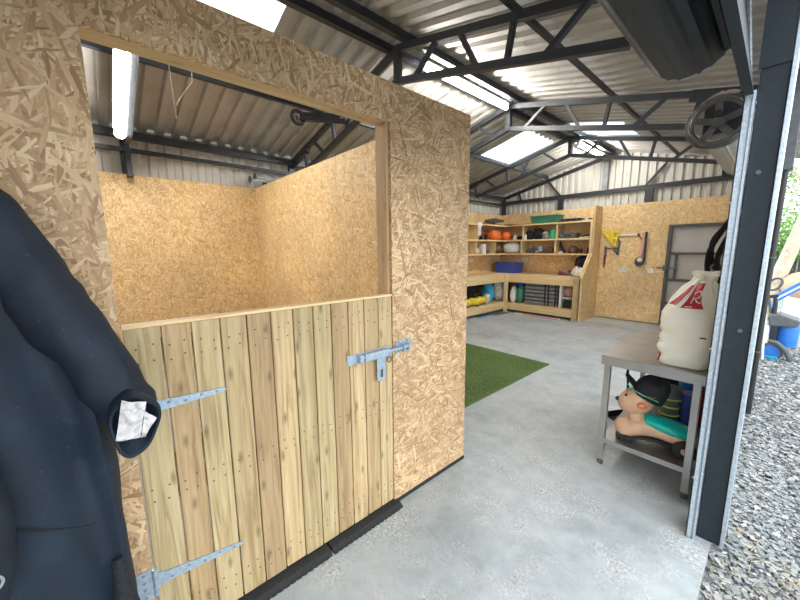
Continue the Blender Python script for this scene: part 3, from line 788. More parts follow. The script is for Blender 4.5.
# sdv points towards -Y or +Y: make it +Y
if sdv.y < 0: sdv = -sdv
patch(cc+ax*.016, sdv, upv, ax, [(-.046, -.022), (.010, -.034), (.024, .070), (-.026, .092)], .014, 'label_patch', sl)
patch(cc+ax*.020, sdv, upv, ax, [(.006, -.034), (.016, -.036), (.044, .012), (.020, .042)], .004, 'label_patch', sl)
# second sleeve hanging in front at the left edge
mb = cloth_tube([(-1.24, -.50, 1.62), (-1.15, -.44, 1.40), (-1.10, -.35, 1.18), (-1.09, -.305, 1.0), (-1.09, -.305, .86), (-1.09, -.31, .775)], [.08, .095, .098, .095, .092, .080])
s2 = build('sleeve', mb, 'jacket', jk)
mb = MB(True); mb.torus((-1.09, -.31, .775), .074, .004, 'z', 28, 6); build('cuff_piping', mb, 'midgrey', s2, 'pale piping round the cuff')
# side rib panel and seam
mb = MB(True); mb.tube([(-1.20, -.052, .66), (-1.185, -.045, .50), (-1.18, -.04, .30)], [.012, .03, .03], 14); build('rib_panel', mb, 'jacket_rib', jk)
mb = MB(True); mb.tube([(-1.148, -.235, .905), (-1.140, -.17, .868), (-1.143, -.105, .835), (-1.16, -.075, .82)], .003, 6); build('seam', mb, 'jacket_rib', jk)
# printed lettering on the front sleeve
cu = bpy.data.curves.new('lettering', 'FONT'); cu.body = 'AMGO'; cu.size = .052; cu.extrude = .0012; cu.align_x = 'CENTER'; cu.align_y = 'CENTER'
to = bpy.data.objects.new('tmp', cu); C.objects.link(to)
dg = bpy.context.evaluated_depsgraph_get(); me = bpy.data.meshes.new_from_object(to.evaluated_get(dg)); bpy.data.objects.remove(to)
me.materials.append(M['midgrey']); lt = bpy.data.objects.new('lettering', me); C.objects.link(lt); lt.parent = s2; lt['label'] = 'grey printed lettering'
nrm = V((.93, .37, .05)).normalized(); tx = V((0.15, .62, -.78)); tx = (tx-nrm*tx.dot(nrm)).normalized(); ty = nrm.cross(tx)
pos = V((-1.09, -.305, .915))+nrm*.102-WL[jk.name]
lt.matrix_local = Matrix(((tx.x, ty.x, nrm.x, pos.x), (tx.y, ty.y, nrm.y, pos.y), (tx.z, ty.z, nrm.z, pos.z), (0, 0, 0, 1)))
mb = MB(True); mb.cyl((XP, -.36, 1.80), (XP+.05, -.36, 1.82), .008); mb.cyl((XP+.05, -.36, 1.82), (XP+.06, -.36, 1.86), .008)
solo('coat_hook', mb, 'steel', 'metal coat hook on the partition holding the jacket', 'hook')

# ------------------------------------------------------------------ artificial grass mat
mb = MB(); mb.tone = (.3, .3, .3); mb.box(-4.9, -1.905, 1.95, 4.37, 0.0, .012)
rg = random.Random(3)
mb2 = MB()
for k in range(52000):
    x = rg.uniform(-3.9, -1.905); y = rg.uniform(2.2, 4.37); 
    if x < -2.1-1.0*(y-2.2)-.25: continue
    a = rg.uniform(0, 2*PI); h = rg.uniform(.010, .020); w = .0022; lx, ly = rg.uniform(-.008, .008), rg.uniform(-.008, .008)
    pz = noise.noise(V((x*2.2, y*2.2, 0)))*.35
    t = min(1, max(0, rg.uniform(.2, .75)+pz)); mb2.tone = (t, t, t)
    b = len(mb2.v); mb2.v += [(x-math.cos(a)*w, y-math.sin(a)*w, .011), (x+math.cos(a)*w, y+math.sin(a)*w, .011), (x+lx, y+ly, .011+h)]
    mb2.face((b, b+1, b+2), [(0, 0), (1, 0), (0, 1)])
tm = thing('artificial_grass_mat', 'green artificial grass mat on the concrete past the stall partition', 'mat', (-3.4, 3.16, 0))
build('backing', mb, 'turf', tm)
p_ = build('pile', mb2, 'turf', tm); p_['kind'] = 'stuff'
#PART2
# ------------------------------------------------------------------ corner workbench
wb = thing('corner_workbench', 'L shaped pale timber workbench with deep aprons and low shelf in the far left corner', 'workbench', (-4.4, 7.5, 0))
def tb(mb, *b):
    mb.tone = (random.uniform(.4, 1), random.random(), random.random()); return mb.box(*b)
mb = MB(); tb(mb, -5.148, -2.70, 7.50, 8.298, .905, .925); tb(mb, -5.148, -4.45, 5.2, 7.498, .905, .925); build('worktop', mb, 'shelf_timber', wb)
mb = MB(); tb(mb, -4.45, -2.80, 7.455, 7.498, .74, .945); build('apron', mb, 'shelf_timber', wb, bevel=.004)
mb = MB(); tb(mb, -4.488, -4.445, 5.2, 7.455, .74, .945); build('apron', mb, 'shelf_timber', wb, bevel=.004)
mb = MB(); mb.tone = (.9, .3, .4); mb.box(-4.46, -4.37, 7.40, 7.454, 0, .93, None, 2); build('leg', mb, 'shelf_timber', wb, bevel=.004)
mb = MB(); mb.tone = (.8, .3, .9); mb.box(-2.83, -2.72, 7.39, 7.44, 0, .93, None, 2); build('leg', mb, 'board', wb, bevel=.004)
mb = MB(); tb(mb, -4.46, -2.72, 7.46, 8.298, .215, .233); build('lower_shelf', mb, 'shelf_timber', wb)
mb = MB(); tb(mb, -4.37, -2.83, 7.43, 7.458, .065, .225); build('shelf_edge', mb, 'shelf_timber', wb, bevel=.003)
mb = MB(); tb(mb, -5.148, -4.48, 5.2, 8.29, .215, .233); build('lower_shelf', mb, 'shelf_timber', wb)
mb = MB(); tb(mb, -4.478, -4.45, 5.2, 7.40, .065, .225); build('shelf_edge', mb, 'shelf_timber', wb, bevel=.003)
mb = MB(); mb.prism([(7.42, 0), (8.298, 0), (8.298, 2.43), (7.90, 2.43), (7.90, 1.46), (7.44, .97), (7.42, .93)], 'x', -2.70, -2.665); build('end_panel', mb, 'osb', wb, 'tall strand board end panel with a sloped shoulder')
mb = MB()
mb.beam((-2.682, 7.888, 1.45), (-2.682, 7.888, 2.43), .05, .024, (0, 1, 0)); build('edge_strip', mb, 'timber', wb, bevel=.002)
mb = MB(); mb.tone = (1., .2, .2); mb.beam((-2.722, 7.885, 1.43), (-2.722, 7.885, 2.15), .035, .03, (0, 1, 0)); mb.beam((-2.722, 7.885, 1.44), (-2.722, 7.45, .965), .035, .03, (1, 0, 0)); build('sloping_stile', mb, 'shelf_timber', wb, 'pale sloping stile at the end panel')
# wall shelf units
def shelf_unit(label, spans, divs, along):
    t = thing('shelf_unit', label, 'shelf', (-4.9, 8.1, 1.42) if along == 'x' else (-4.95, 6.8, 1.42), 'wall shelves over the corner workbench')
    for z in (1.425, 1.76, 2.13):
        mb = MB(); tb(mb, *spans, z-.018, z); build('shelf_board', mb, 'shelf_timber', t)
        mb = MB(); mb.tone = (1, .2, .3)
        if along == 'x': mb.box(spans[0]+.39, spans[1], spans[2]-.014, spans[2], z-.032, z+.004)
        else: mb.box(spans[1], spans[1]+.014, spans[2], spans[3], z-.032, z+.004)
        build('shelf_lip', mb, 'shelf_timber', t)
    for d in divs:
        mb = MB(); tb(mb, *d); build('divider', mb, 'shelf_timber', t)
    return t
shelf_unit('three tier pale timber shelves along the far gable wall', (-5.145, -2.745, 7.90, 8.296), [(-4.30, -4.275, 7.89, 8.29, 1.76, 2.112), (-3.475, -3.45, 7.89, 8.29, 1.76, 2.112), (-4.33, -4.305, 7.89, 8.29, 1.425, 1.742), (-3.49, -3.465, 7.89, 8.29, 1.425, 1.742)], 'x')
shelf_unit('three tier pale timber shelves along the left wall running into the corner', (-5.147, -4.76, 5.3, 7.885), [(-5.14, -4.755, 6.66, 6.685, 1.76, 2.112), (-5.14, -4.755, 6.62, 6.645, 1.425, 1.742), (-5.14, -4.755, 7.42, 7.44, 1.425, 1.742)], 'y')

# ------------------------------------------------------------------ small-object builders
def crate(name, label, cat, x0, x1, y0, y1, z, h, mat, inset=.025, rim=.012, slots=True):
    t = thing(name, label, cat, ((x0+x1)/2, (y0+y1)/2, z)); w = .006
    mb = MB()
    def rect(i, zz): return [(x0+i, y0+i, zz), (x1-i, y0+i, zz), (x1-i, y1-i, zz), (x0+i, y1-i, zz)]
    mb.rings([rect(inset, z), rect(0, z+h), rect(w, z+h), rect(inset+w, z+.008)], True, True, True)
    b = build('tub', mb, mat, t)
    mb = MB(); e = rim
    mb.rings([rect(-e, z+h-.018), rect(-e, z+h), rect(.0005, z+h), rect(.0005, z+h-.018), rect(-e, z+h-.018)], True, False, False); build('rim', mb, mat, t)
    if slots:
        n = max(3, int((x1-x0)/.07)); mb = MB()
        for k in range(n):
            x = x0+inset+.03+(x1-x0-2*inset-.06)*k/(n-1); mb.box(x-.009, x+.009, y0-.002+inset*.3, y0+inset*.6, z+h*.25, z+h*.72)
        mb.box(x0+.04, x1-.04, y0-.004, y0+.004, z+h*.76, z+h*.80); build('side_ribs', mb, mat, t)
    return t
def lump(c, rad, seed=0, amp=.25, sq=.8, nu=22, nv=14, f=3., rot=0.):
    mb = MB(True); T = Matrix.Rotation(rot, 4, 'Z')
    def dp(p):
        q = V((p.x/rad[0], p.y/rad[1], p.z/rad[2])); k = 1+amp*noise.noise(q*f*.5+V((seed*3.1, seed, 0)))+amp*.4*noise.noise(q*f*1.7+V((seed, 5, seed)))
        return V((p.x*k, p.y*k, p.z*(k if p.z > 0 else 1.)))
    mb.ell((c[0], c[1], c[2]+rad[2]), rad, nu, nv, T, disp=dp, sq=sq); 
    mb.deform(lambda p: V((p.x, p.y, max(p.z, c[2]))))
    return mb
def bagthing(name, label, cat, c, rad, mat, seed=0, strap=None, rot=0., neck=False, grp=None):
    t = thing(name, label, cat, c, grp); build('body', lump(c, rad, seed, rot=rot), mat, t)
    if strap:
        mb = MB(True); pts = [(c[0]+math.cos(a)*rad[0]*.45, c[1]-rad[1]*.8, c[2]+rad[2]*1.75+math.sin(a)*rad[2]*.45) for a in [PI*k/8 for k in range(9)]]
        mb.tube(pts, .010, 8); build('handle', mb, strap, t)
    if neck:
        mb = MB(True); mb.lathe((c[0], c[1], c[2]+rad[2]*1.85), [(.02, 0), (.018, .02), (rad[0]*.35, .06), (rad[0]*.2, .055)], 14); build('tied_neck', mb, mat, t)
    return t
def jug(c, w, h, mat, label):
    t = thing('jug', label, 'jug', c); mb = MB(True)
    mb.lathe(c, [(.001, 0), (w*.5, .003), (w*.52, h*.08), (w*.5, h*.6), (w*.34, h*.78), (w*.15, h*.86), (w*.14, h*.93), (.001, h*.93)], 20); build('bottle', mb, mat, t)
    mb = MB(True); mb.lathe((c[0], c[1], c[2]+h*.92), [(.001, 0), (w*.17, 0), (w*.17, h*.08), (.001, h*.08)], 16); build('cap', mb, 'white', t)
    mb = MB(True); mb.tube([(c[0]+w*.16, c[1]-.01, c[2]+h*.86), (c[0]+w*.50, c[1]-.01, c[2]+h*.84), (c[0]+w*.56, c[1]-.01, c[2]+h*.62), (c[0]+w*.46, c[1]-.01, c[2]+h*.52)], w*.07, 8); build('handle', mb, mat, t)
    return t
def case(name, label, cat, x0, x1, y0, y1, z, h, mat, hand=True):
    t = thing(name, label, cat, ((x0+x1)/2, (y0+y1)/2, z))
    build('lower_shell', MB().box(x0, x1, y0, y1, z, z+h*.48), mat, t, bevel=.008); build('lid', MB().box(x0+.003, x1-.003, y0+.003, y1-.003, z+h*.5, z+h), mat, t, bevel=.010)
    xm = (x0+x1)/2
    if hand:
        mb = MB(True); mb.tube([(xm-.06, y0, z+h*.5), (xm-.055, y0-.03, z+h*.5), (xm+.055, y0-.03, z+h*.5), (xm+.06, y0, z+h*.5)], .009, 8); build('handle', mb, 'blackplastic', t)
    for s in (-1, 1): build('catch', MB().box(xm+s*(x1-x0)*.32-.015, xm+s*(x1-x0)*.32+.015, y0-.006, y0+.002, z+h*.3, z+h*.7), 'midgrey', t)
    return t
def drill(c, mat, label, rot=0.):
    t = thing('cordless_drill', label, 'drill', c); R = Matrix.Translation(c) @ Matrix.Rotation(rot, 4, 'Z')
    def tr(mb): return mb.deform(lambda p: R @ p)
    build('motor_body', tr(MB(True).lathe((0, 0, .17), [(.001, -.09), (.028, -.085), (.034, -.04), (.033, .05), (.024, .075), (.001, .076)], 16, 'x')), mat, t)
    build('chuck', tr(MB(True).lathe((0, 0, .17), [(.001, .07), (.022, .075), (.020, .10), (.012, .125), (.001, .126)], 14, 'x')), 'blackplastic', t)
    build('grip', tr(MB().beam((-.03, 0, .15), (-.045, 0, .045), .034, .04, (0, 1, 0))), 'blackplastic', t, bevel=.006)
    build('battery', tr(MB().box(-.085, .01, -.033, .033, 0, .05)), 'blackplastic', t, bevel=.006)
    return t
def shoe(c, mat, sole, label, rot=0., L=.28, cat='shoe', grp=None, lace='white'):
    t = thing('shoe', label, cat, c, grp); R = Matrix.Translation(c) @ Matrix.Rotation(rot, 4, 'Z')
    pr = [(-.5, .30, .09, .115), (-.42, .36, .10, .12), (-.25, .37, .09, .115), (-.05, .34, .085, .09), (.12, .38, .09, .07), (.28, .42, .10, .055), (.42, .36, .09, .045), (.5, .12, .04, .03)]
    RR = []
    for x, w, _, h in pr:
        ring = []
        for j in range(16):
            a = 2*PI*j/16; ring.append((x*L, math.cos(a)*w*.13, .018+max(0, .5+.5*math.sin(a))*h*(L/.28)))
        RR.append(ring)
    build('upper', MB(True).rings(RR).deform(lambda p: R @ p), mat, t)
    po = [(x*L, s*w*.135) for s in (1, -1) for x, w in ([(p[0], p[1]) for p in pr] if s == 1 else [(p[0], p[1]) for p in reversed(pr)])]
    build('sole', MB().prism(po, 'z', 0, .022).deform(lambda p: R @ p), sole, t)
    mb = MB()
    for k in range(4): x = -.02+.045*k; mb.beam((x, -.022, .098-.25*max(x, 0)), (x, .022, .098-.25*max(x, 0)), .008, .006)
    build('laces', mb.deform(lambda p: R @ p), lace, t)
    return t

# ---- on the top shelf
crate('crate', 'green slotted plastic crate on the top shelf of the far wall', 'crate', -4.13, -3.47, 7.93, 8.25, 2.13, .185, 'green')
t = case('tool_case', 'flat dark tool case on the top shelf right of the green crate', 'case', -3.40, -2.98, 7.95, 8.22, 2.13, .075, 'blackplastic')
mb = MB(True); mb.tube([(-3.44, 8.0, 2.14), (-3.42, 7.98, 2.20), (-3.38, 8.0, 2.215), (-3.25, 8.02, 2.225)], .012, 8)
solo('hose', MB(True).tube([(-3.45, 7.93, 2.150), (-3.40, 7.915, 2.155), (-3.2, 7.912, 2.15), (-3.0, 7.915, 2.15)], .018, 10), 'blackplastic', 'black hose piece lying in front of the dark tool case', 'hose')
mb = MB(); mb.box(-2.94, -2.76, 7.94, 8.2, 2.13, 2.152); solo('paper_stack', mb, 'white', 'thin white stack at the right end of the top shelf', 'papers')
solo('tool_block', MB().box(-2.83, -2.775, 7.95, 8.05, 2.152, 2.185), 'blackplastic', 'small black block on the thin white stack', 'block', bevel=.006)
mb = MB(); mb.beam((-5.03, 8.03, 2.145), (-4.55, 7.97, 2.145), .20, .03); solo('board', mb, 'doorframe', 'dark flat board lying in the corner of the top shelf', 'board')
t = thing('leaning_case', 'dark tilted case on top of the corner shelves', 'case', (-4.92, 7.6, 2.13))
mb = MB(); mb.beam((-4.96, 7.45, 2.22), (-4.93, 7.85, 2.28), .30, .05, (.25, 0, 1)); build('shell', mb, 'darkgrey', t, bevel=.008)
build('handle', MB(True).tube([(-4.80, 7.58, 2.20), (-4.775, 7.60, 2.20), (-4.775, 7.72, 2.215), (-4.80, 7.74, 2.22)], .008, 8), 'blackplastic', t)
solo('packer', MB().box(-5.05, -4.83, 7.5, 7.80, 2.13, 2.175), 'brown', 'brown block under the tilted dark case', 'block')
mb = MB(True); mb.tube([(-4.86, 6.75, 2.145), (-4.84, 7.0, 2.15), (-4.86, 7.2, 2.15), (-4.82, 7.42, 2.15)], [.012, .016, .018, .014], 8); solo('hand_saw', mb, 'brown', 'long thin brown tool lying on the top shelf of the left wall', 'tool')
solo('red_bar', MB().beam((-4.60, 7.95, 2.142), (-4.25, 7.98, 2.142), .04, .022), 'red', 'red bar lying on the top shelf left of the green crate', 'bar')
solo('dark_bar', MB().beam((-4.62, 8.12, 2.145), (-4.22, 8.08, 2.145), .06, .028), 'blackplastic', 'dark bar lying behind the red bar on the top shelf', 'bar')
# hanging cloth
mb = MB(True); Rr = []
for i in range(12):
    z = 2.155-.30*i/11; w = .07+.02*math.sin(i*.9)
    Rr.append([(-4.735+.012*math.sin(2*PI*j/14+i*.4)+.010*math.cos(2*PI*j/14), 6.72+math.sin(2*PI*j/14)*w, z) for j in range(14)])
mb.rings(Rr); solo('cloth', mb, 'white', 'white cloth hanging over the front of the left wall shelves', 'cloth')
# ---- middle shelf
drill((-4.93, 6.86, 1.76), 'darkgrey', 'dark cordless drill at the left end of the middle shelf', 1.2)
drill((-4.90, 7.06, 1.76), 'red', 'red and black cordless drill beside the dark drill on the middle shelf', 1.5)
drill((-4.92, 7.27, 1.76), 'darkgrey', 'dark cordless drill just left of the orange bag', 1.8)
bagthing('tool_bag', 'bright orange bag filling the corner of the middle shelf', 'bag', (-4.92, 7.62, 1.76), (.15, .20, .125), 'orange', 3, 'orange')
bagthing('tool_bag', 'smaller orange bag against the gable end of the middle shelf', 'bag', (-4.84, 8.04, 1.76), (.15, .14, .11), 'orange', 6)
jug((-4.58, 8.05, 1.76), .09, .15, 'white', 'small white bottle on the middle shelf right of the orange bags')
solo('pouch', lump((-4.43, 8.05, 1.76), (.08, .08, .045), 4), 'black_cloth', 'small black pouch beside the white bottle', 'pouch')
for i, (x, y, rx, rzz, lb, mt) in enumerate(((-4.17, 8.03, .10, .10, 'black bag at the left of the middle bay', 'black_cloth'), (-3.97, 8.06, .13, .13, 'tallest dark bag in the middle bay', 'black_cloth'), (-3.76, 8.04, .09, .095, 'grey cloth bag next to the green jug', 'cloth_grey'))):
    bagthing('bag', lb, 'bag', (x, y, 1.76), (rx, .10, rzz), mt, 11+i, 'black_cloth' if i < 2 else None)
jug((-4.245, 7.95, 1.76), .07, .14, 'white', 'slim white bottle by the left divider of the middle bay')
jug((-3.58, 8.02, 1.76), .17, .27, 'brightgreen', 'bright green jug on the middle shelf')
case('tool_case', 'long dark tool case on the middle shelf right of the green jug', 'case', -3.43, -3.05, 7.94, 8.2, 1.76, .125, 'darkgrey')
mb = MB(); mb.beam((-2.97, 8.05, 1.772), (-2.76, 8.02, 1.79), .22, .02, (0, 0, 1)); solo('folded_sheet', mb, 'white', 'white sheet at the right end of the middle shelf', 'sheet')
mb = MB(); mb.beam((-2.96, 8.10, 1.80), (-2.76, 8.06, 1.84), .14, .03, (0, 0, 1)); solo('hand_plane', mb, 'blackplastic', 'black tool on the white sheet at the right end of the middle shelf', 'tool', bevel=.006)
# ---- bottom shelf
def carton(label, x0, x1, y0, y1, z, h, mat='white'):
    t = thing('carton', label, 'carton', ((x0+x1)/2, (y0+y1)/2, z)); build('box', MB().box(x0, x1, y0, y1, z, z+h), mat, t, bevel=.004)
    build('tape', MB().box((x0+x1)/2-.02, (x0+x1)/2+.02, y0-.001, y1+.001, z+h-.02, z+h+.001), 'beige', t); return t
carton('white carton on the bottom shelf of the left wall', -4.95, -4.80, 6.98, 7.10, 1.425, .23)
solo('pouch', lump((-4.90, 6.82, 1.425), (.09, .09, .07), 8), 'beige', 'beige pouch left of the white carton', 'pouch')
solo('pouch', lump((-4.90, 6.74, 1.76), (.07, .05, .06), 18), 'beige', 'beige pouch on the middle shelf behind the hanging cloth', 'pouch')
solo('tin', MB(True).lathe((-4.86, 7.24, 1.425), [(.001, 0), (.05, 0), (.05, .11), (.001, .11)], 18), 'darkgrey', 'dark tin right of the white carton', 'tin')
bagthing('tool_bag', 'small brown leather bag on the bottom shelf near the corner', 'bag', (-4.90, 7.66, 1.425), (.15, .16, .11), 'brown', 9, 'brown')
bagthing('sack', 'pale grey sack on the bottom shelf in the corner', 'sack', (-4.66, 8.06, 1.425), (.24, .15, .145), 'cloth_grey' if 0 else 'white', 5, rot=.1)
solo('pouch', lump((-4.385, 8.08, 1.425), (.045, .07, .10), 13), 'black_cloth', 'black pouch squeezed between the pale sack and the divider', 'pouch')
# hand tools in the middle bay of the bottom shelf
tools = [(-4.15, 'long silver spanner', 'chain'), (-4.02, 'dark pliers', 'darkgrey'), (-3.90, 'bright steel plane', 'galv'), (-3.76, 'dark sander', 'darkgrey'), (-3.64, 'rusty brown clamp', 'brown')]
for i, (x, lb, mt) in enumerate(tools):
    t = thing('hand_tool', lb+' among the hand tools on the bottom shelf', 'tool', (x, 8.05, 1.425), 'hand tools on the bottom shelf')
    mb = MB(True); mb.tube([(x-.08, 7.96, 1.455), (x, 8.02, 1.49+.035*(i % 2)), (x+.08, 8.12, 1.46)], [.024, .030, .02], 8); build('handle', mb, mt, t)
    build('head', lump((x+.02, 8.0, 1.445), (.065, .05, .05+.016*(i % 3)), 20+i, .3), mt, t)
t = thing('angle_tool', 'black curved tool standing at the left of the right bay on the bottom shelf', 'tool', (-3.38, 8.05, 1.425))
build('arm', MB(True).tube([(-3.42, 8.05, 1.70), (-3.41, 8.05, 1.60), (-3.37, 8.05, 1.52), (-3.30, 8.05, 1.46)], [.022, .03, .034, .03], 10), 'blackplastic', t)
build('base', MB(True).lathe((-3.40, 8.05, 1.425), [(.001, 0), (.05, 0), (.045, .05), (.001, .055)], 16), 'white', t)
t = thing('helmet', 'dark rounded helmet on the bottom shelf right bay', 'helmet', (-3.13, 8.05, 1.425))
build('shell', MB(True).ell((-3.13, 8.05, 1.49), (.11, .11, .115), 22, 14, sq=1.), 'brown', t); WLh = build('visor', MB(True).torus((-3.13, 8.05, 1.47), .112, .012, 'z', 24, 6), 'blackplastic', t)
build('foot', MB(True).lathe((-3.13, 8.05, 1.425), [(.001, 0), (.08, 0), (.08, .03), (.001, .03)], 16), 'blackplastic', t)
solo('tin', MB(True).lathe((-2.95, 8.02, 1.425), [(.001, 0), (.03, 0), (.03, .09), (.012, .10), (.001, .13)], 14), 'blackplastic', 'small dark spray tin right of the helmet', 'tin')
solo('tin', MB(True).lathe((-2.80, 8.02, 1.425), [(.001, 0), (.028, 0), (.028, .12), (.001, .125)], 14), 'blackplastic', 'narrow black can at the right end of the bottom shelf', 'tin')
# ---- on the worktop
crate('crate', 'royal blue plastic crate on the corner of the worktop', 'crate', -4.98, -4.36, 7.78, 8.12, .925, .27, 'navyblue')
for x, lb in ((-4.27, 'white wall socket above the worktop right of the blue crate'),):
    s_ = thing('socket', lb, 'socket', (x-.15, 8.29, 1.24)); build('face_plate', MB().box(x-.22, x-.06, 8.285, 8.2995, 1.23, 1.31), 'white', s_, bevel=.003)
s_ = thing('socket', 'white wall socket above the worktop on the left wall', 'socket', (-5.145, 6.95, 1.24)); build('face_plate', MB().box(-5.1495, -5.135, 6.87, 7.05, 1.21, 1.30), 'white', s_, bevel=.003)
for a, b_, z, lb in ((-2.25, -2.11, 1.075, 'double white wall socket below the yellow bracket'), (-1.76, -1.66, 1.075, 'white wall socket beside the far metal door')):
    s_ = thing('socket', lb, 'socket', ((a+b_)/2, 8.28, z)); build('face_plate', MB().box(a, b_, 8.285, 8.2995, z-.04, z+.045), 'white', s_, bevel=.004)
    n = 2 if b_-a > .12 else 1
    for k in range(n):
        x = a+(b_-a)*(k+.5)/n; build('switch', MB().box(x-.008, x+.008, 8.281, 8.286, z+.012, z+.03), 'midgrey', s_)
shoe((-3.12, 7.68, .925), 'maroon', 'white', 'dark red shoe at the left of the pair on the worktop', .25)
shoe((-2.98, 7.86, .925), 'maroon', 'white', 'dark red shoe behind the first one on the worktop', .1)
bagthing('helmet_bag', 'white and red rounded bundle on the right end of the worktop', 'bundle', (-2.87, 7.72, .925), (.12, .13, .11), 'white', 14, 'red')
bagthing('folded_coat', 'black folded coat heaped at the right end of the worktop', 'coat', (-2.90, 8.06, .925), (.17, .15, .23), 'black_cloth', 22, rot=.3)
# ---- under the bench
t = thing('slatted_panel_stack', 'dark grey slatted panels stacked upright under the bench with black straps', 'panel stack', (-3.55, 7.75, .233))
for k in range(7):
    z = .245+k*.088
    for j in range(2): build('slat', MB().box(-4.02, -3.24, 7.62+.06*j, 7.655+.06*j, z, z+.066), ('midgrey' if j == 0 else 'darkgrey'), t, bevel=.006)
build('backing', MB().box(-4.0, -3.26, 7.72, 7.80, .235, .86), 'blackplastic', t)
for x in (-3.52, -3.44, -3.28): build('strap', MB().box(x-.016, x+.016, 7.612, 7.62, .236, .865), 'blackplastic', t)
t = thing('small_cabinet', 'white open fronted cabinet under the right end of the bench', 'cabinet', (-3.0, 7.7, .233))
mb = MB(); mb.box(-3.17, -3.12, 7.55, 7.85, .233, .845); mb.box(-2.89, -2.85, 7.55, 7.85, .233, .845); mb.box(-3.12, -2.89, 7.55, 7.85, .74, .845); mb.box(-3.12, -2.89, 7.55, 7.85, .45, .475); mb.box(-3.12, -2.89, 7.82, 7.85, .233, .74)
build('carcass', mb, 'white', t, bevel=.003)
solo('folded_cloth', lump((-3.005, 7.69, .475), (.09, .08, .11), 31), 'pink', 'pink cloth in the upper opening of the white cabinet', 'cloth')
solo('boot_box', MB().box(-3.10, -2.91, 7.60, 7.80, .233, .38), 'blackplastic', 'black box in the lower opening of the white cabinet', 'box', bevel=.005)
bagthing('bag', 'blue carrier bag beside the corner leg under the bench', 'bag', (-4.27, 7.92, .233), (.12, .14, .30), 'blue', 41, 'blue')
bagthing('bag', 'dark green bag in front of the blue one under the bench', 'bag', (-4.13, 7.62, .233), (.085, .10, .20), 'green', 42)
bagthing('bag', 'pale carrier bag next to the corner leg under the bench', 'bag', (-4.29, 7.58, .233), (.075, .08, .19), 'white', 43)
bagthing('bag', 'turquoise blue rucksack on the low shelf along the left wall', 'bag', (-4.70, 7.10, .233), (.14, .13, .25), 'skyblue', 44, 'black_cloth')
bagthing('stroller_seat', 'beige folded stroller seat behind the corner leg', 'stroller', (-4.72, 7.60, .233), (.17, .21, .29), 'beige', 45, 'blackplastic', rot=.4)
bagthing('bag', 'dark cloth bag on the low shelf left of the turquoise rucksack', 'bag', (-4.97, 6.72, .233), (.15, .22, .27), 'black_cloth', 46, 'black_cloth')
def power_tool(c, label, rot=0.):
    t = thing('power_tool', label, 'tool', c, 'yellow and black power tools on the low shelf'); R = Matrix.Translation(c) @ Matrix.Rotation(rot, 4, 'Z') @ Matrix.Scale(1.35, 4)
    f = lambda mb: mb.deform(lambda p: R @ p)
    build('body', f(MB(True).lathe((0, 0, .075), [(.001, -.12), (.05, -.11), (.07, -.02), (.06, .08), (.03, .12), (.001, .121)], 16, 'x')), 'yellow', t)
    build('grip', f(MB(True).tube([(-.08, 0, .13), (-.05, 0, .19), (.03, 0, .19), (.07, 0, .12)], .016, 8)), 'blackplastic', t)
    build('base', f(MB().box(-.10, .10, -.06, .06, 0, .02)), 'darkgrey', t, bevel=.004); return t
power_tool((-4.64, 6.42, .233), 'yellow and black power tool nearest on the low shelf', .5)
power_tool((-4.66, 6.68, .233), 'yellow and black power tool beside the dark cloth bag', 1.2)
power_tool((-4.70, 6.16, .233), 'yellow and black power tool against the left wall', .2)
bagthing('bag', 'beige sack near the front of the low shelf by the yellow tools', 'bag', (-4.62, 6.90, .233), (.09, .08, .12), 'beige', 47)
solo('plank', MB().box(-4.1, -3.05, 7.36, 7.395, 0, .02), 'white', 'pale strip lying on the floor in front of the bench', 'strip')
solo('plank', MB().box(-3.9, -3.1, 7.335, 7.358, 0, .012), 'red', 'thin red strip lying beside the pale one in front of the bench', 'strip')
mb = MB(); mb.prism([(-4.44, 6.25), (-4.36, 6.30), (-4.40, 6.75), (-4.445, 6.74)], 'z', 0, .012); solo('folded_sheet', mb, 'blue', 'blue sheet on the floor at the foot of the left bench', 'sheet')
mb = MB(); mb.prism([(-4.44, 6.80), (-4.28, 6.85), (-4.22, 7.30), (-4.44, 7.35)], 'z', 0, .010); solo('floor_mat', mb, 'darkgrey', 'dark mat on the floor by the corner leg', 'mat')

# ---- tools hung on the gable wall
t = thing('folding_bracket', 'yellow triangular folding bracket hung on the far wall', 'bracket', (-2.44, 8.28, 1.6))
mb = MB(); yy = 8.283
mb.beam((-2.62, yy, 1.885), (-2.29, yy, 1.885), .03, .055); mb.beam((-2.60, yy, 1.87), (-2.40, yy, 1.60), .03, .05, (0, 1, 0)); mb.beam((-2.31, yy, 1.87), (-2.37, yy, 1.58), .03, .05, (0, 1, 0)); mb.beam((-2.50, yy, 1.75), (-2.33, yy, 1.75), .028, .04)
mb.prism([(-2.58, 1.86), (-2.40, 1.86), (-2.42, 1.66)], 'y', yy-.008, yy+.008)
build('frame', mb, 'yellow', t)
t = thing('rail_bar', 'thin white bar fixed level on the far wall', 'bar', (-2.2, 8.29, 1.83)); build('bar', MB().box(-2.36, -1.97, 8.275, 8.2985, 1.795, 1.825), 'white', t); build('bolt', MB(True).lathe((-1.965, 8.27, 1.81), [(.001, 0), (.02, 0), (.02, .025), (.001, .026)], 12, 'y'), 'blackplastic', t)
t = thing('clamp', 'dark jointed clamp hung below the yellow bracket', 'clamp', (-2.45, 8.28, 1.45))
mb = MB(); mb.beam((-2.57, 8.282, 1.535), (-2.30, 8.282, 1.535), .03, .035); mb.beam((-2.31, 8.282, 1.40), (-2.29, 8.282, 1.70), .028, .03, (0, 1, 0)); mb.beam((-2.38, 8.282, 1.50), (-2.30, 8.282, 1.41), .028, .03, (0, 1, 0)); mb.beam((-2.54, 8.282, 1.43), (-2.545, 8.282, 1.58), .034, .05, (0, 1, 0)); build('jaw', mb, 'darkgrey', t)
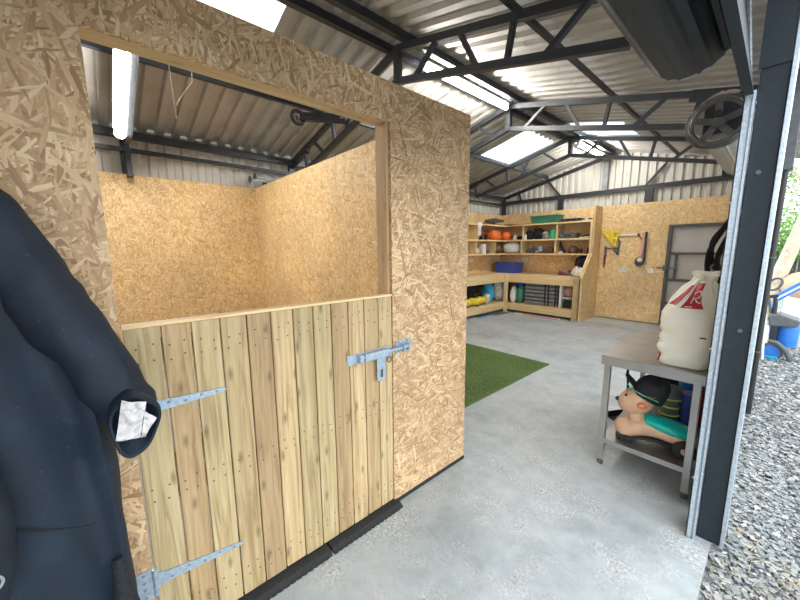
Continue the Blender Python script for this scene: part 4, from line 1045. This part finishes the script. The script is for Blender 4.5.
build('grip', MB(True).tube([(-2.54, 8.282, 1.42), (-2.55, 8.282, 1.30), (-2.555, 8.282, 1.12)], [.02, .022, .012], 10), 'maroon', t, 'dark red grip')
t = thing('strimmer', 'pale and dark garden strimmer hung by the far wall sockets', 'strimmer', (-1.86, 8.27, 1.2))
build('shaft', MB(True).tube([(-1.865, 8.282, 1.85), (-1.87, 8.282, 1.60), (-1.885, 8.262, 1.38)], [.028, .036, .04], 12), 'pink', t); build('strap', MB().beam((-1.83, 8.28, 1.86), (-1.82, 8.28, 1.28), .02, .05, (0, 1, 0)), 'blackplastic', t)
build('hook', MB(True).tube([(-1.97, 8.27, 1.80), (-1.92, 8.282, 1.74), (-1.885, 8.282, 1.68)], .012, 8), 'brown', t)
build('motor_head', MB(True).ell((-1.90, 8.25, 1.26), (.085, .045, .095), 16, 10), 'doorframe', t); build('cover', MB(True).ell((-1.885, 8.215, 1.30), (.05, .03, .045), 14, 8), 'white', t)

# ------------------------------------------------------------------ stainless table
st = thing('steel_table', 'stainless steel table with a lower shelf beside the post', 'table', (-.47, 3.0, 0))
x0, x1, y0, y1 = -.752, -.196, 2.545, 3.65
build('tabletop', MB().box(x0, x1, y0, y1, .775, .812), 'stainless', st, bevel=.004)
mb = MB(); mb.box(x0+.001, x1-.001, y0+.001, y0+.012, .748, .776); mb.box(x0+.001, x0+.012, y0+.012, y1-.012, .748, .776); build('apron', mb, 'stainless', st)
build('upstand', MB().box(x1-.012, x1+.002, y0+.55, y1, .812, .86), 'stainless', st)
for x in (x0+.035, x1-.045):
    for y in (y0+.035, y1-.04):
        l = build('leg', MB().box(x-.019, x+.019, y-.019, y+.019, .035, .775), 'stainless', st, bevel=.003)
        build('foot', MB(True).lathe((x, y, 0), [(.001, 0), (.020, 0), (.022, .012), (.014, .018), (.014, .036), (.001, .036)], 14), 'darkgrey', l)
mb = MB(); mb.box(x0+.02, x1-.03, y0+.02, y1-.02, .195, .200); mb.box(x0+.02, x1-.03, y0+.018, y0+.024, .165, .200); mb.box(x0+.018, x0+.024, y0+.02, y1-.02, .165, .200); build('lower_shelf', mb, 'stainless', st)

# sack of feed on the table
sk = thing('feed_sack', 'full white sack with red printed panels on the steel table', 'sack', (-.36, 2.84, .812))
R = []; N = 64
ks = [(.0, .112, .185, 0, 0), (.010, .124, .200, 0, 0), (.05, .128, .208, 0, 0), (.15, .130, .205, 0, 0), (.25, .134, .200, 0, 0), (.33, .134, .190, 0, 0), (.37, .126, .175, .004, 0), (.43, .108, .140, .014, 0), (.49, .086, .105, .028, 0), (.530, .060, .070, .040, 0), (.545, .052, .058, .042, 0), (.560, .062, .068, .046, 0), (.575, .066, .070, .050, 0), (.582, .050, .052, .05, 0)]
fk = []
for a, b_ in zip(ks[:-1], ks[1:]):
    k = max(1, int((b_[0]-a[0])/.009))
    for i in range(k): t_ = i/k; fk.append([a[j]*(1-t_)+b_[j]*t_ for j in range(5)])
fk.append(list(ks[-1]))
SC = V((-.337, 2.80, .812))
for z, hx, hy, dx, _ in fk:
    ring = []
    for j in range(N):
        a = 2*PI*j/N; e = .42 if z < .33 else .42+.58*min(1, (z-.33)/.13)
        px = math.copysign(abs(math.cos(a))**e, math.cos(a))*hx; py = math.copysign(abs(math.sin(a))**e, math.sin(a))*hy
        p = V((px+dx, py, z)); w = noise.noise(V((px*9, py*9, z*22)))*.010+noise.noise(V((px*22, py*22, z*60)))*.004
        if .38 < z < .54: w += .006*math.sin(a*11+z*9)
        elif z >= .54: w += .010*math.sin(a*6)
        if z < .03: w = 0
        k = 1+w/max(hx, .04)
        ring.append(SC+V((p.x*k if True else 0, p.y*k, z+(.012*math.sin(a*2+1) if z > .54 else 0))))
    R.append(ring)
mb = MB(True); mb.rings(R); build('sack_body', mb, 'sack', sk)
# printed panels laid on the sack surface (same profile, slightly proud)
def sack_r(z):
    for a, b_ in zip(fk[:-1], fk[1:]):
        if a[0] <= z <= b_[0]:
            t_ = (z-a[0])/max(1e-6, b_[0]-a[0]); return [a[j]*(1-t_)+b_[j]*t_ for j in range(5)]
    return fk[-1]
def sack_pt(a, z, off):
    _, hx, hy, dx, _ = sack_r(z); e = .42 if z < .33 else .42+.58*min(1, (z-.33)/.13)
    px = math.copysign(abs(math.cos(a))**e, math.cos(a))*hx; py = math.copysign(abs(math.sin(a))**e, math.sin(a))*hy
    w = noise.noise(V((px*9, py*9, z*22)))*.010+noise.noise(V((px*22, py*22, z*60)))*.004
    if .38 < z < .54: w += .006*math.sin(a*11+z*9)
    k = 1+(w+off)/max(hx, .04); return SC+V(((px+dx)*k, py*k, z))
def print_panel(a0, a1, b0, b1, z0, z1, mat, name, label, off=.003):
    mb = MB(True); n1, n2 = 10, 12
    for o in (off, .0005):
        for i in range(n1+1):
            z = z0+(z1-z0)*i/n1
            for j in range(n2+1):
                l = a0+(b0-a0)*i/n1; r = a1+(b1-a1)*i/n1; mb.v.append(tuple(sack_pt(math.radians(l+(r-l)*j/n2), z, o)))
    m_ = (n1+1)*(n2+1)
    for i in range(n1):
        for j in range(n2):
            q = (i*(n2+1)+j, i*(n2+1)+j+1, (i+1)*(n2+1)+j+1, (i+1)*(n2+1)+j); mb.face(q); mb.face(tuple(m_+k for k in reversed(q)))
    return build(name, mb, mat, sk, label)
print_panel(224, 250, 240, 253, .385, .505, 'print_red', 'print_panel', 'red printed panel')
p2 = print_panel(262, 290, 261, 284, .372, .520, 'print_red', 'print_panel', 'red printed panel with a pale emblem')
mb = MB(True); mb.tube([sack_pt(math.radians(a), z, .0055) for a, z in ((274, .465), (281, .475), (285, .455), (280, .435), (274, .43), (278, .41), (285, .405))], .0035, 6); build('emblem', mb, 'white', p2)
mb = MB(True); mb.tube([sack_pt(math.radians(a), z, .004) for a, z in ((271, .465), (271, .43), (270, .40))], .003, 6); build('emblem', mb, 'white', p2)
print_panel(222, 232, 222, 232, .02, .08, 'print_red', 'print_mark', 'small red mark low on the corner')
mb = MB(True); mb.tube([sack_pt(math.radians(a), .205, .002) for a in (284, 292, 300)], .004, 6); build('print_line', mb, 'blackplastic', sk, 'short black printed line')
mb = MB(True)
for z in (.17, .21, .25, .29): mb.tube([sack_pt(math.radians(a), z+.01*math.sin(z*60), .0015) for a in (208, 214, 220)], .004, 6)
build('print_text', mb, 'darkgrey', sk, 'dark printed lettering wrapping the left edge')
mb = MB(True); mb.torus(SC+V((.042, 0, .545)), .054, .004, 'z', 24, 6); build('tie', mb, 'sack', sk)

# ------------------------------------------------------------------ ride-on toy dog on the lower shelf
dg_ = thing('ride_on_dog', 'tan ride on toy dog on black wheels with a turquoise seat on the lower shelf', 'toy', (-.46, 2.78, .2))
zb = .2
# local: +s forwards to the nose (towards -X), built along path
def P_(s, l, z): # s along body from nose 0 to tail .46 ; l lateral ; z above shelf
    d = V((.97, .20, 0)).normalized(); o = V((-.668, 2.668, zb)); n_ = V((-d.y, d.x, 0)); return o+d*s+n_*l+V((0, 0, z))
R = []
bp = [(.0, .012, .085, .015), (.015, .055, .085, .045), (.05, .085, .085, .065), (.10, .090, .100, .072), (.15, .075, .125, .070), (.20, .070, .130, .062), (.26, .075, .125, .055), (.33, .085, .115, .058), (.40, .080, .110, .055), (.44, .055, .105, .042), (.455, .015, .105, .012)]
for s_, w_, zc, h_ in bp: R.append([P_(s_, math.cos(2*PI*j/24)*w_, zc+math.sin(2*PI*j/24)*h_) for j in range(24)])
mb = MB(True); mb.rings(R); body = build('body', mb, 'tan', dg_, sub=1)
R = []
for s_, w_, zc, h_ in [(.012, .05, .048, .02), (.03, .08, .05, .024), (.09, .088, .05, .026), (.15, .07, .072, .02), (.24, .066, .082, .02), (.32, .075, .068, .022), (.38, .07, .06, .02)]: R.append([P_(s_, math.cos(2*PI*j/16)*w_, zc-.018+math.sin(2*PI*j/16)*h_) for j in range(16)])
build('undertray', MB(True).rings(R), 'blackplastic', dg_)
R = []
for s_, w_, zc, h_ in [(.165, .035, .188, .018), (.18, .066, .190, .034), (.24, .080, .178, .044), (.32, .090, .164, .048), (.39, .084, .154, .044), (.43, .055, .145, .030), (.445, .02, .140, .012)]: R.append([P_(s_, math.cos(2*PI*j/20)*w_, zc-.006+math.sin(2*PI*j/20)*h_) for j in range(20)])
build('seat', MB(True).rings(R), 'teal', dg_)
# neck and head looking forwards
build('neck', MB(True).tube([P_(.13, 0, .15), P_(.12, 0, .20), P_(.12, 0, .25)], [.055, .048, .05], 16), 'tan', dg_)
hd = MB(True)
def hp(p):
    q = p.copy()
    if q.x < 0: q.x *= 1.12; q.z -= .15*abs(q.x)
    return q
dirX = math.atan2(.20, .97)
hd.ell(P_(.115, 0, .30), (.105, .085, .092), 22, 14, Matrix.Rotation(dirX, 4, 'Z') @ Matrix.Rotation(-.35, 4, 'Y'), disp=hp)
head = build('head', hd, 'tan', dg_)
build('nose', MB(True).ell(P_(.008, 0, .284), (.020, .020, .017), 12, 8), 'blackplastic', head)
for s in (-1, 1): build('eye', MB(True).ell(P_(.052, s*.053, .34), (.008, .008, .011), 10, 6), 'blackplastic', head)
for s in (-1, 1):
    mb = MB(True); mb.ell(P_(.145, s*.086, .30), (.028, .012, .022), 16, 8, Matrix.Rotation(dirX, 4, 'Z')); ear = build('ear', mb, 'orange', head, 'orange red ear')
    build('ear_inner', MB(True).ell(P_(.142, s*.098, .30), (.012, .006, .009), 12, 6, Matrix.Rotation(dirX, 4, 'Z')), 'pink', head)
for s_ in (.385,):
    for s in (-1, 1):
        c_ = P_(s_, s*.088, .062); nn = (P_(0, 1, 0)-P_(0, 0, 0)).normalized()
        wm = MB(True); wm.tube([c_-nn*.018, c_-nn*.016, c_+nn*.016, c_+nn*.018], [.052, .062, .062, .052], 28); wh = build('wheel', wm, 'rubber', dg_)
        build('hub', MB(True).tube([c_-nn*.02, c_-nn*.022, c_+nn*.022, c_+nn*.02] if False else [c_-nn*.023, c_+nn*.023], .020, 18), 'tan', wh)
for s in (-1, 1):
    c_ = P_(.075, s*.060, .030); nn = (P_(0, 1, 0)-P_(0, 0, 0)).normalized()
    build('wheel', MB(True).tube([c_-nn*.016, c_+nn*.016], .030, 20), 'rubber', dg_)
# black cap lying on the dog's head
cp_ = thing('cap', 'black peaked cap with red and green trim resting on the toy head', 'cap', P_(.16, 0, .37))
R = []
for z, f in ((-.03, 1.0), (0, 1.02), (.03, .98), (.055, .80), (.072, .48), (.076, .05)): R.append([P_(.185, 0, .380)+V((math.cos(2*PI*j/24)*.092*f+z*.5, math.sin(2*PI*j/24)*.088*f, z*1.35+.22*math.cos(2*PI*j/24)*-.09*f+.012*math.sin(4*PI*j/24+z*20))) for j in range(24)])
build('crown', MB(True).rings(R), 'black_cloth', cp_)
R = []
for i in range(7):
    t_ = i/6; c_ = P_(.125-.085*t_, 0, .392+.095*t_); w_ = .072*math.cos(t_*1.1)
    R.append([c_+V((0.37*-k*w_*.4, k*w_, -.018*k*k+o)) for k, o in [(-1, 0), (-.5, .0), (0, 0), (.5, 0), (1, 0), (1, .006), (.5, .006), (0, .006), (-.5, .006), (-1, .006)]])
build('peak', MB(True).rings(R), 'black_cloth', cp_)
mb = MB(True); mb.torus(P_(.18, 0, .372), .090, .005, 'z', 28, 6); build('band', mb, 'maroon', cp_)
mb = MB(True); mb.tube([P_(.055, -.070, .43), P_(.09, -.085, .40), (P_(.15, -.096, .375)), P_(.23, -.090, .35)], .0035, 6); build('piping', mb, 'brightgreen', cp_)
# boots and shoes behind the toy
def boot(c, mat, label, rot=0., h=.30, trim=None):
    t = thing('boot', label, 'boot', c, 'footwear on the lower shelf'); R_ = Matrix.Translation(c) @ Matrix.Rotation(rot, 4, 'Z'); f = lambda mb: mb.deform(lambda p: R_ @ p)
    mb = MB(True); mb.tube([(.08, 0, .045), (.03, 0, .05), (-.03, 0, .075), (-.05, 0, .13), (-.05, 0, h*.7), (-.05, 0, h)], [.042, .046, .055, .052, .055, .058], 18); build('upper', f(mb), mat, t)
    build('sole', f(MB().prism([(-.105, -.035), (-.02, -.04), (.09, -.045), (.13, -.02), (.13, .02), (.09, .045), (-.02, .04), (-.105, .035)], 'z', 0, .02)), 'blackplastic', t)
    if trim:
        mb = MB(True)
        for k in range(3): mb.torus((-.05, 0, h*.45+k*h*.16), .058, .006, 'z', 18, 6)
        build('trim', f(mb), trim, t)
    return t
boot((-.53, 3.12, .2), 'cloth_grey', 'grey boot behind the toy dog', 2.2, .34)
boot((-.435, 3.02, .2), 'darkgrey', 'dark boot with lime bands behind the toy dog', 2.0, .36, 'lime')
boot((-.375, 3.27, .2), 'blue', 'blue wellington boot at the right behind the toy dog', 2.0, .35)
boot((-.33, 3.06, .2), 'navyblue', 'navy blue wellington boot closest to the right leg', 1.9, .33)
bagthing('bag', 'black bag under the back of the steel table', 'bag', (-.50, 3.45, .2), (.15, .12, .16), 'black_cloth', 51)
t = thing('petrol_can', 'red plastic can on the lower shelf at the back right of the steel table', 'can', (-.265, 3.32, .2)); build('can_body', MB().box(-.305, -.228, 3.25, 3.45, .2, .62), 'red', t, bevel=.015); build('spout', MB(True).cyl((-.265, 3.30, .62), (-.265, 3.27, .66), .014), 'blackplastic', t)
# long handled dustpan
t = thing('dustpan', 'black long handled dustpan on the floor behind the steel table', 'dustpan', (-.83, 3.45, 0))
mb = MB(); mb.prism([(-.90, 3.36), (-.78, 3.28), (-.70, 3.42), (-.82, 3.50)], 'z', 0, .006); build('tray', mb, 'blackplastic', t)
mb = MB(); mb.beam((-.82, 3.50, .045), (-.70, 3.42, .045), .008, .09); mb.beam((-.90, 3.36, .03), (-.82, 3.50, .03), .006, .06); mb.beam((-.78, 3.28, .03), (-.70, 3.42, .03), .006, .06); build('rim', mb, 'blackplastic', t)
build('handle', MB(True).tube([(-.76, 3.455, .08), (-.775, 3.40, .30), (-.785, 3.36, .56)], .010, 10), 'blackplastic', t); build('knob', MB(True).ell((-.785, 3.36, .57), (.016, .016, .014), 12, 8), 'blackplastic', t)

# harness hanging on the right wall
t = thing('harness', 'black webbing harness hanging on the wall behind the post', 'harness', (-.2, 2.98, 1.3))
for i, pts in enumerate(([(-.165, 2.96, 1.95), (-.20, 2.96, 1.78), (-.255, 2.96, 1.66), (-.305, 2.96, 1.52), (-.30, 2.96, 1.38), (-.24, 2.96, 1.32)], [(-.165, 3.0, 1.90), (-.24, 3.0, 1.70), (-.30, 3.0, 1.58), (-.285, 3.0, 1.42), (-.225, 3.0, 1.40), (-.20, 3.0, 1.55)], [(-.16, 2.92, 1.75), (-.22, 2.92, 1.62), (-.26, 2.92, 1.48), (-.24, 2.92, 1.33)])):
    build('strap', MB(True).tube(smooth_path(pts), .018, 10, flat=.5), 'black_cloth', t)
build('buckle', MB(True).torus((-.265, 2.94, 1.42), .022, .006, 'y', 16, 6), 'chain', t)
build('pad', lump((-.205, 2.96, 1.12), (.06, .06, .11), 61), 'black_cloth', t)
build('hanging_strap', MB(True).tube([(-.20, 2.96, 1.36), (-.205, 2.96, 1.2)], .02, 8), 'black_cloth', t)
solo('hook', MB(True).tube([(-.10, 2.96, 1.93), (-.17, 2.96, 1.935), (-.175, 2.96, 1.97)], .006, 8), 'steel', 'small steel hook on the right wall holding the harness', 'hook')

# ------------------------------------------------------------------ outside the doorway
dp_ = thing('downpipe', 'black rainwater downpipe on the outside beyond the post', 'downpipe', (-.04, 4.4, 0))
build('pipe', MB(True).tube([(-.045, 4.40, .0), (-.045, 4.40, 2.25)], .022, 16), 'blackplastic', dp_)
build('hopper', MB().box(-.062, -.002, 4.34, 4.46, 2.18, 2.98), 'darkgrey', dp_, bevel=.006)
for z in (.6, 1.45): build('pipe_clip', MB(True).torus((-.045, 4.40, z), .024, .006, 'z', 18, 6), 'darkgrey', dp_)
# blue wheeled machine
mc = thing('garden_machine', 'blue and black wheeled garden machine with a grey loop handle on the gravel', 'garden machine', (.12, 7.1, -.045))
build('drum_body', MB(True).lathe((.185, 7.25, .12), [(.001, 0), (.105, .01), (.115, .08), (.115, .30), (.105, .36), (.001, .37)], 24), 'blue', mc, 'bright blue body')
build('top_cover', MB().prism([(.0, .42), (.27, .44), (.29, .53), (.10, .60), (-.02, .56)], 'y', 7.05, 7.4), 'darkgrey', mc, bevel=.02)
build('side_cover', MB().box(.02, .09, 7.05, 7.35, .12, .44), 'blackplastic', mc, bevel=.01)
wm = MB(True); wc = V((.055, 6.98, .075)); wm.torus(wc, .105, .018, 'y', 32, 10); wh = build('tyre', wm, 'darkgrey', mc)
build('wheel_disc', MB(True).lathe(wc, [(.001, -.012), (.098, -.010), (.098, .010), (.001, .012)], 28, 'y'), 'blue', wh, 'bright blue wheel disc')
mb = MB(True); mb.tube([(.02, 6.93, .24), (.10, 6.93, .22), (.19, 6.93, .13), (.235, 6.93, .03), (.24, 6.93, -.02)], [.02, .028, .032, .034, .03], 12); build('mudguard', mb, 'darkgrey', mc)
mb = MB(True); mb.cyl((.04, 6.9, -.01), (.12, 6.9, -.01), .012); mb.tube([(-.05, 6.88, -.03), (.02, 6.88, 0.02), (.12, 6.88, .02), (.13, 6.88, -.03)], .01, 8); build('stand', mb, 'skyblue', mc)
mb = MB(True); mb.tube([(.0, 7.1, .60), (-.02, 7.1, .72), (-.045, 7.1, .84), (-.058, 7.1, .93)]+[(.0+.062*math.cos(a)+.022*math.sin(a), 7.1, 1.02+.085*math.sin(a)) for a in [PI*1.15-2*PI*k/22 for k in range(23)]], .015, 10); build('loop_handle', mb, 'darkgrey', mc, 'grey loop handle')
mb = MB(True); mb.tube([(.03, 7.1, .60), (.035, 7.1, .75), (.02, 7.1, .84)], [.03, .022, .02], 10); mb.cyl((-.03, 7.1, .84), (.05, 7.1, .86), .022); build('grip', mb, 'blackplastic', mc)
solo('white_tank', MB(True).lathe((-.035, 7.06, -.045), [(.001, 0), (.045, 0), (.048, .12), (.048, .42), (.04, .47), (.001, .48)], 18), 'white', 'white upright canister leaning beside the blue machine', 'canister')
solo('white_pole', MB(True).tube([(-.010, 6.82, -.045), (-.045, 6.82, .6), (-.070, 6.82, 1.02)], .013, 10), 'white', 'thin white pole standing left of the blue machine', 'pole')
t = thing('slide', 'blue and white sloping slide panel behind the garden machine', 'slide', (.2, 9, 0))
for k, m_ in enumerate(('blue', 'white', 'blue')): build('rail' if m_ == 'blue' else 'chute', MB().beam((.02, 9.0+.05*k, .66-.05*k), (.62, 9.1+.05*k, 1.22-.05*k), .05, .045), m_, t)
for x in (.55,): build('leg', MB().box(x, x+.04, 9.06, 9.10, -.045, 1.12), 'blue', t)
build('foot_block', MB().box(.0, .06, 8.98, 9.1, -.045, .62), 'blue', t)
t = thing('bundle', 'tan rounded bundle tied with dark cords behind the slide', 'bundle', (.38, 11, 0))
build('cover', MB(True).ell((.40, 11., .72), (.34, .34, .30), 26, 16), 'tan', t)
for k, ax_ in enumerate('xy'): build('cord', MB(True).torus((.40, 11., .72), .345-.012*k, .012, ax_, 36, 6).deform(lambda p: V((p.x, p.y, .72+(p.z-.72)*.9))), 'blackplastic', t)
build('stand', MB().box(.16, .66, 10.8, 11.2, -.045, .50), 'white', t, bevel=.05)
bagthing('sheeted_heap', 'pale grey sheeted heap on the gravel right of the blue machine', 'heap', (.62, 9.9, -.045), (.35, .35, .33), 'white', 71)
solo('fence', MB().box(-6, 9, 22, 22.06, -.045, 1.30), 'darkgrey', 'dark fence far behind the yard', 'fence')
def tree(label, x, y, h, lean, cr, nleaf, seed, r=.14):
    t = thing('tree', label, 'tree', (x, y, -.045), 'trees behind the yard'); g_ = random.Random(seed)
    pts = [(x+lean*k/6*h, y+.1*math.sin(k), -.045+h*k/6) for k in range(7)]
    mb = MB(True); mb.tube(pts, [r*(1.15-.1*k) for k in range(7)], 16)
    for k in range(7):
        b_ = V(pts[3+k % 4]); a = g_.uniform(0, 2*PI); e = b_+V((math.cos(a)*cr*.6, math.sin(a)*cr*.6, cr*.5)); mb.tube([b_, (b_+e)/2+V((0, 0, .1)), e], [r*.4, r*.28, r*.1], 8)
    build('trunk', mb, 'bark', t)
    mb = MB(); top = V(pts[-1])
    cl = [(top+V((g_.uniform(-1, 1)*cr, g_.uniform(-1, 1)*cr, g_.uniform(-.75, .6)*cr)), g_.uniform(.3, .55)*cr) for _ in range(26)]
    for k in range(nleaf):
        c_, rr = cl[k % len(cl)]; d = V((g_.gauss(0, 1), g_.gauss(0, 1), g_.gauss(0, 1))); d = d.normalized()*rr*g_.random()**.4; p = c_+d
        a = V((g_.gauss(0, 1), g_.gauss(0, 1), g_.gauss(0, .6))).normalized(); b_ = a.orthogonal().normalized(); s = g_.uniform(.05, .09)
        tt = g_.random(); mb.tone = (tt, tt, tt); n0 = len(mb.v)
        mb.v += [tuple(p-a*s), tuple(p+b_*s*.45), tuple(p+a*s), tuple(p-b_*s*.45)]; mb.face((n0, n0+1, n0+2, n0+3), [(0, 0), (1, 0), (1, 1), (0, 1)])
    f = build('foliage', mb, 'leaf', t); return t
tree('pale trunked leaning tree just outside the doorway', -.155, 11.0, 5.2, .198, 1.6, 5000, 5, .12)
tree('leafy tree behind the leaning one, left', -4.6, 17, 3.6, .02, 2.2, 6500, 6)
tree('leafy tree in the middle of the row', 1.2, 17.2, 3.4, -.02, 2.3, 6500, 7)
tree('leafy tree at the right of the row', 6.9, 16, 3.8, .0, 2.3, 6500, 8)
tree('leafy tree near the right edge of the yard', 11.5, 11, 4.0, .0, 2.6, 6500, 9)
mb = MB()
g_ = random.Random(2)
for k in range(14000):
    x = g_.uniform(-5, 9); z = abs(g_.gauss(0, .8))+1.0; y = 20.5+g_.uniform(-.6, .6); a = V((g_.gauss(0, 1), g_.gauss(0, 1), g_.gauss(0, .6))).normalized(); b_ = a.orthogonal().normalized(); s = g_.uniform(.08, .14)
    tt = g_.random(); mb.tone = (tt, tt, tt); n0 = len(mb.v); p = V((x, y, z)); mb.v += [tuple(p-a*s), tuple(p+b_*s*.5), tuple(p+a*s), tuple(p-b_*s*.5)]; mb.face((n0, n0+1, n0+2, n0+3), [(0, 0), (1, 0), (1, 1), (0, 1)])
hg = thing('hedge', 'loose green hedge along the dark fence', 'hedge', (2, 20.5, 0)); build('foliage', mb, 'leaf', hg)
mb = MB()
for k in range(29): mb.cyl((-5+.5*k, 20.5, -.045), (-5+.5*k, 20.5, 1.9), .02, 6)
build('stems', mb, 'bark', hg)
# slate chippings: one uncountable bed of loose stones
g_ = random.Random(4); mb = MB()
for k in range(42000):
    y = .7+7.5*g_.random()**1.5; x = g_.uniform(-.070, .35+.22*y)
    if x < -.03 and 2.24 < y < 2.47: continue
    L_ = g_.uniform(.005, .0155)*(1+.14*y); w_ = L_*g_.uniform(.4, .85); h_ = L_*g_.uniform(.12, .3); a = g_.uniform(0, 2*PI); ca, sa = math.cos(a), math.sin(a)
    tx_, ty_ = g_.uniform(-.35, .35), g_.uniform(-.35, .35); z = -.042+g_.random()*.022
    tt = min(1, max(0, g_.gauss(.45, .25))); mb.tone = (tt, tt, tt); n0 = len(mb.v)
    P4 = [(-L_, -w_*.5), (L_*.4, -w_), (L_, w_*.2), (-L_*.3, w_)]
    for zz in (0, h_):
        for px, py in P4: mb.v.append((x+px*ca-py*sa, y+px*sa+py*ca, z+zz+px*tx_+py*ty_))
    U = [(0, 0)]*4
    mb.face((n0+4, n0+5, n0+6, n0+7), U)
    for i in range(4): j = (i+1) % 4; mb.face((n0+i, n0+j, n0+4+j, n0+4+i), U)
o = build('slate_chippings', mb, 'stone'); setp(o, 'loose grey slate chippings covering the yard outside', 'gravel', None, 'stuff')
mb = MB(True)
for k in range(420):
    y = .9+1.6*g_.random(); x = g_.uniform(-.06, .5); a = g_.uniform(0, PI); l = g_.uniform(.03, .09); z = -.012+g_.random()*.018
    tt = g_.random(); mb.tone = (tt, tt, tt); mb.tube([(x, y, z), (x+math.cos(a)*l*.5, y+math.sin(a)*l*.5, z+.006), (x+math.cos(a)*l, y+math.sin(a)*l, z)], .0012, 4)
o = build('dry_straw', mb, 'straw'); setp(o, 'scattered dry straw on the slate chippings near the doorway', 'straw', None, 'stuff')
# more bags packed on the low shelf
for c_, r_s, mt, sd_, lb in (((-4.98, 7.22, .233), (.13, .17, .24), 'brown', 91, 'brown bag against the wall behind the turquoise rucksack'), ((-4.93, 8.08, .233), (.17, .16, .26), 'darkgrey', 93, 'dark grey bag deep in the corner under the bench'), ((-4.03, 7.96, .233), (.09, .14, .16), 'black_cloth', 94, 'black bag between the blue bag and the slatted panels')):
    bagthing('bag', lb, 'bag', c_, r_s, mt, sd_)
# ------------------------------------------------------------------ camera, world, settings
F_PX = 335.54; yaw, pitch, roll = map(math.radians, (48.360, -8.572, -.478))
fw_ = V((-math.sin(yaw)*math.cos(pitch), math.cos(yaw)*math.cos(pitch), math.sin(pitch))); r_ = V((math.cos(yaw), math.sin(yaw), 0)); u_ = r_.cross(fw_)
r2_ = r_*math.cos(roll)+u_*math.sin(roll); u2_ = -r_*math.sin(roll)+u_*math.cos(roll)
cam = bpy.data.cameras.new('camera'); co = bpy.data.objects.new('camera', cam); C.objects.link(co)
cam.sensor_width = 36; cam.lens = F_PX/800*36; cam.clip_start = .02; cam.clip_end = 200
bk = -fw_
co.matrix_world = Matrix(((r2_.x, u2_.x, bk.x, 0), (r2_.y, u2_.y, bk.y, 0), (r2_.z, u2_.z, bk.z, 1.55), (0, 0, 0, 1)))
bpy.context.scene.camera = co
w = bpy.data.worlds.new('overcast_sky'); bpy.context.scene.world = w; w.use_nodes = True
nt = w.node_tree; bg = nt.nodes['Background']; bg.inputs[0].default_value = (.90, .96, 1., 1); bg.inputs[1].default_value = 2.15
sc = bpy.context.scene
sc.view_settings.view_transform = 'Standard'; sc.view_settings.look = 'None'; sc.view_settings.exposure = .85; sc.view_settings.gamma = 1.
try: sc.view_settings.use_curve_mapping = False
except Exception: pass
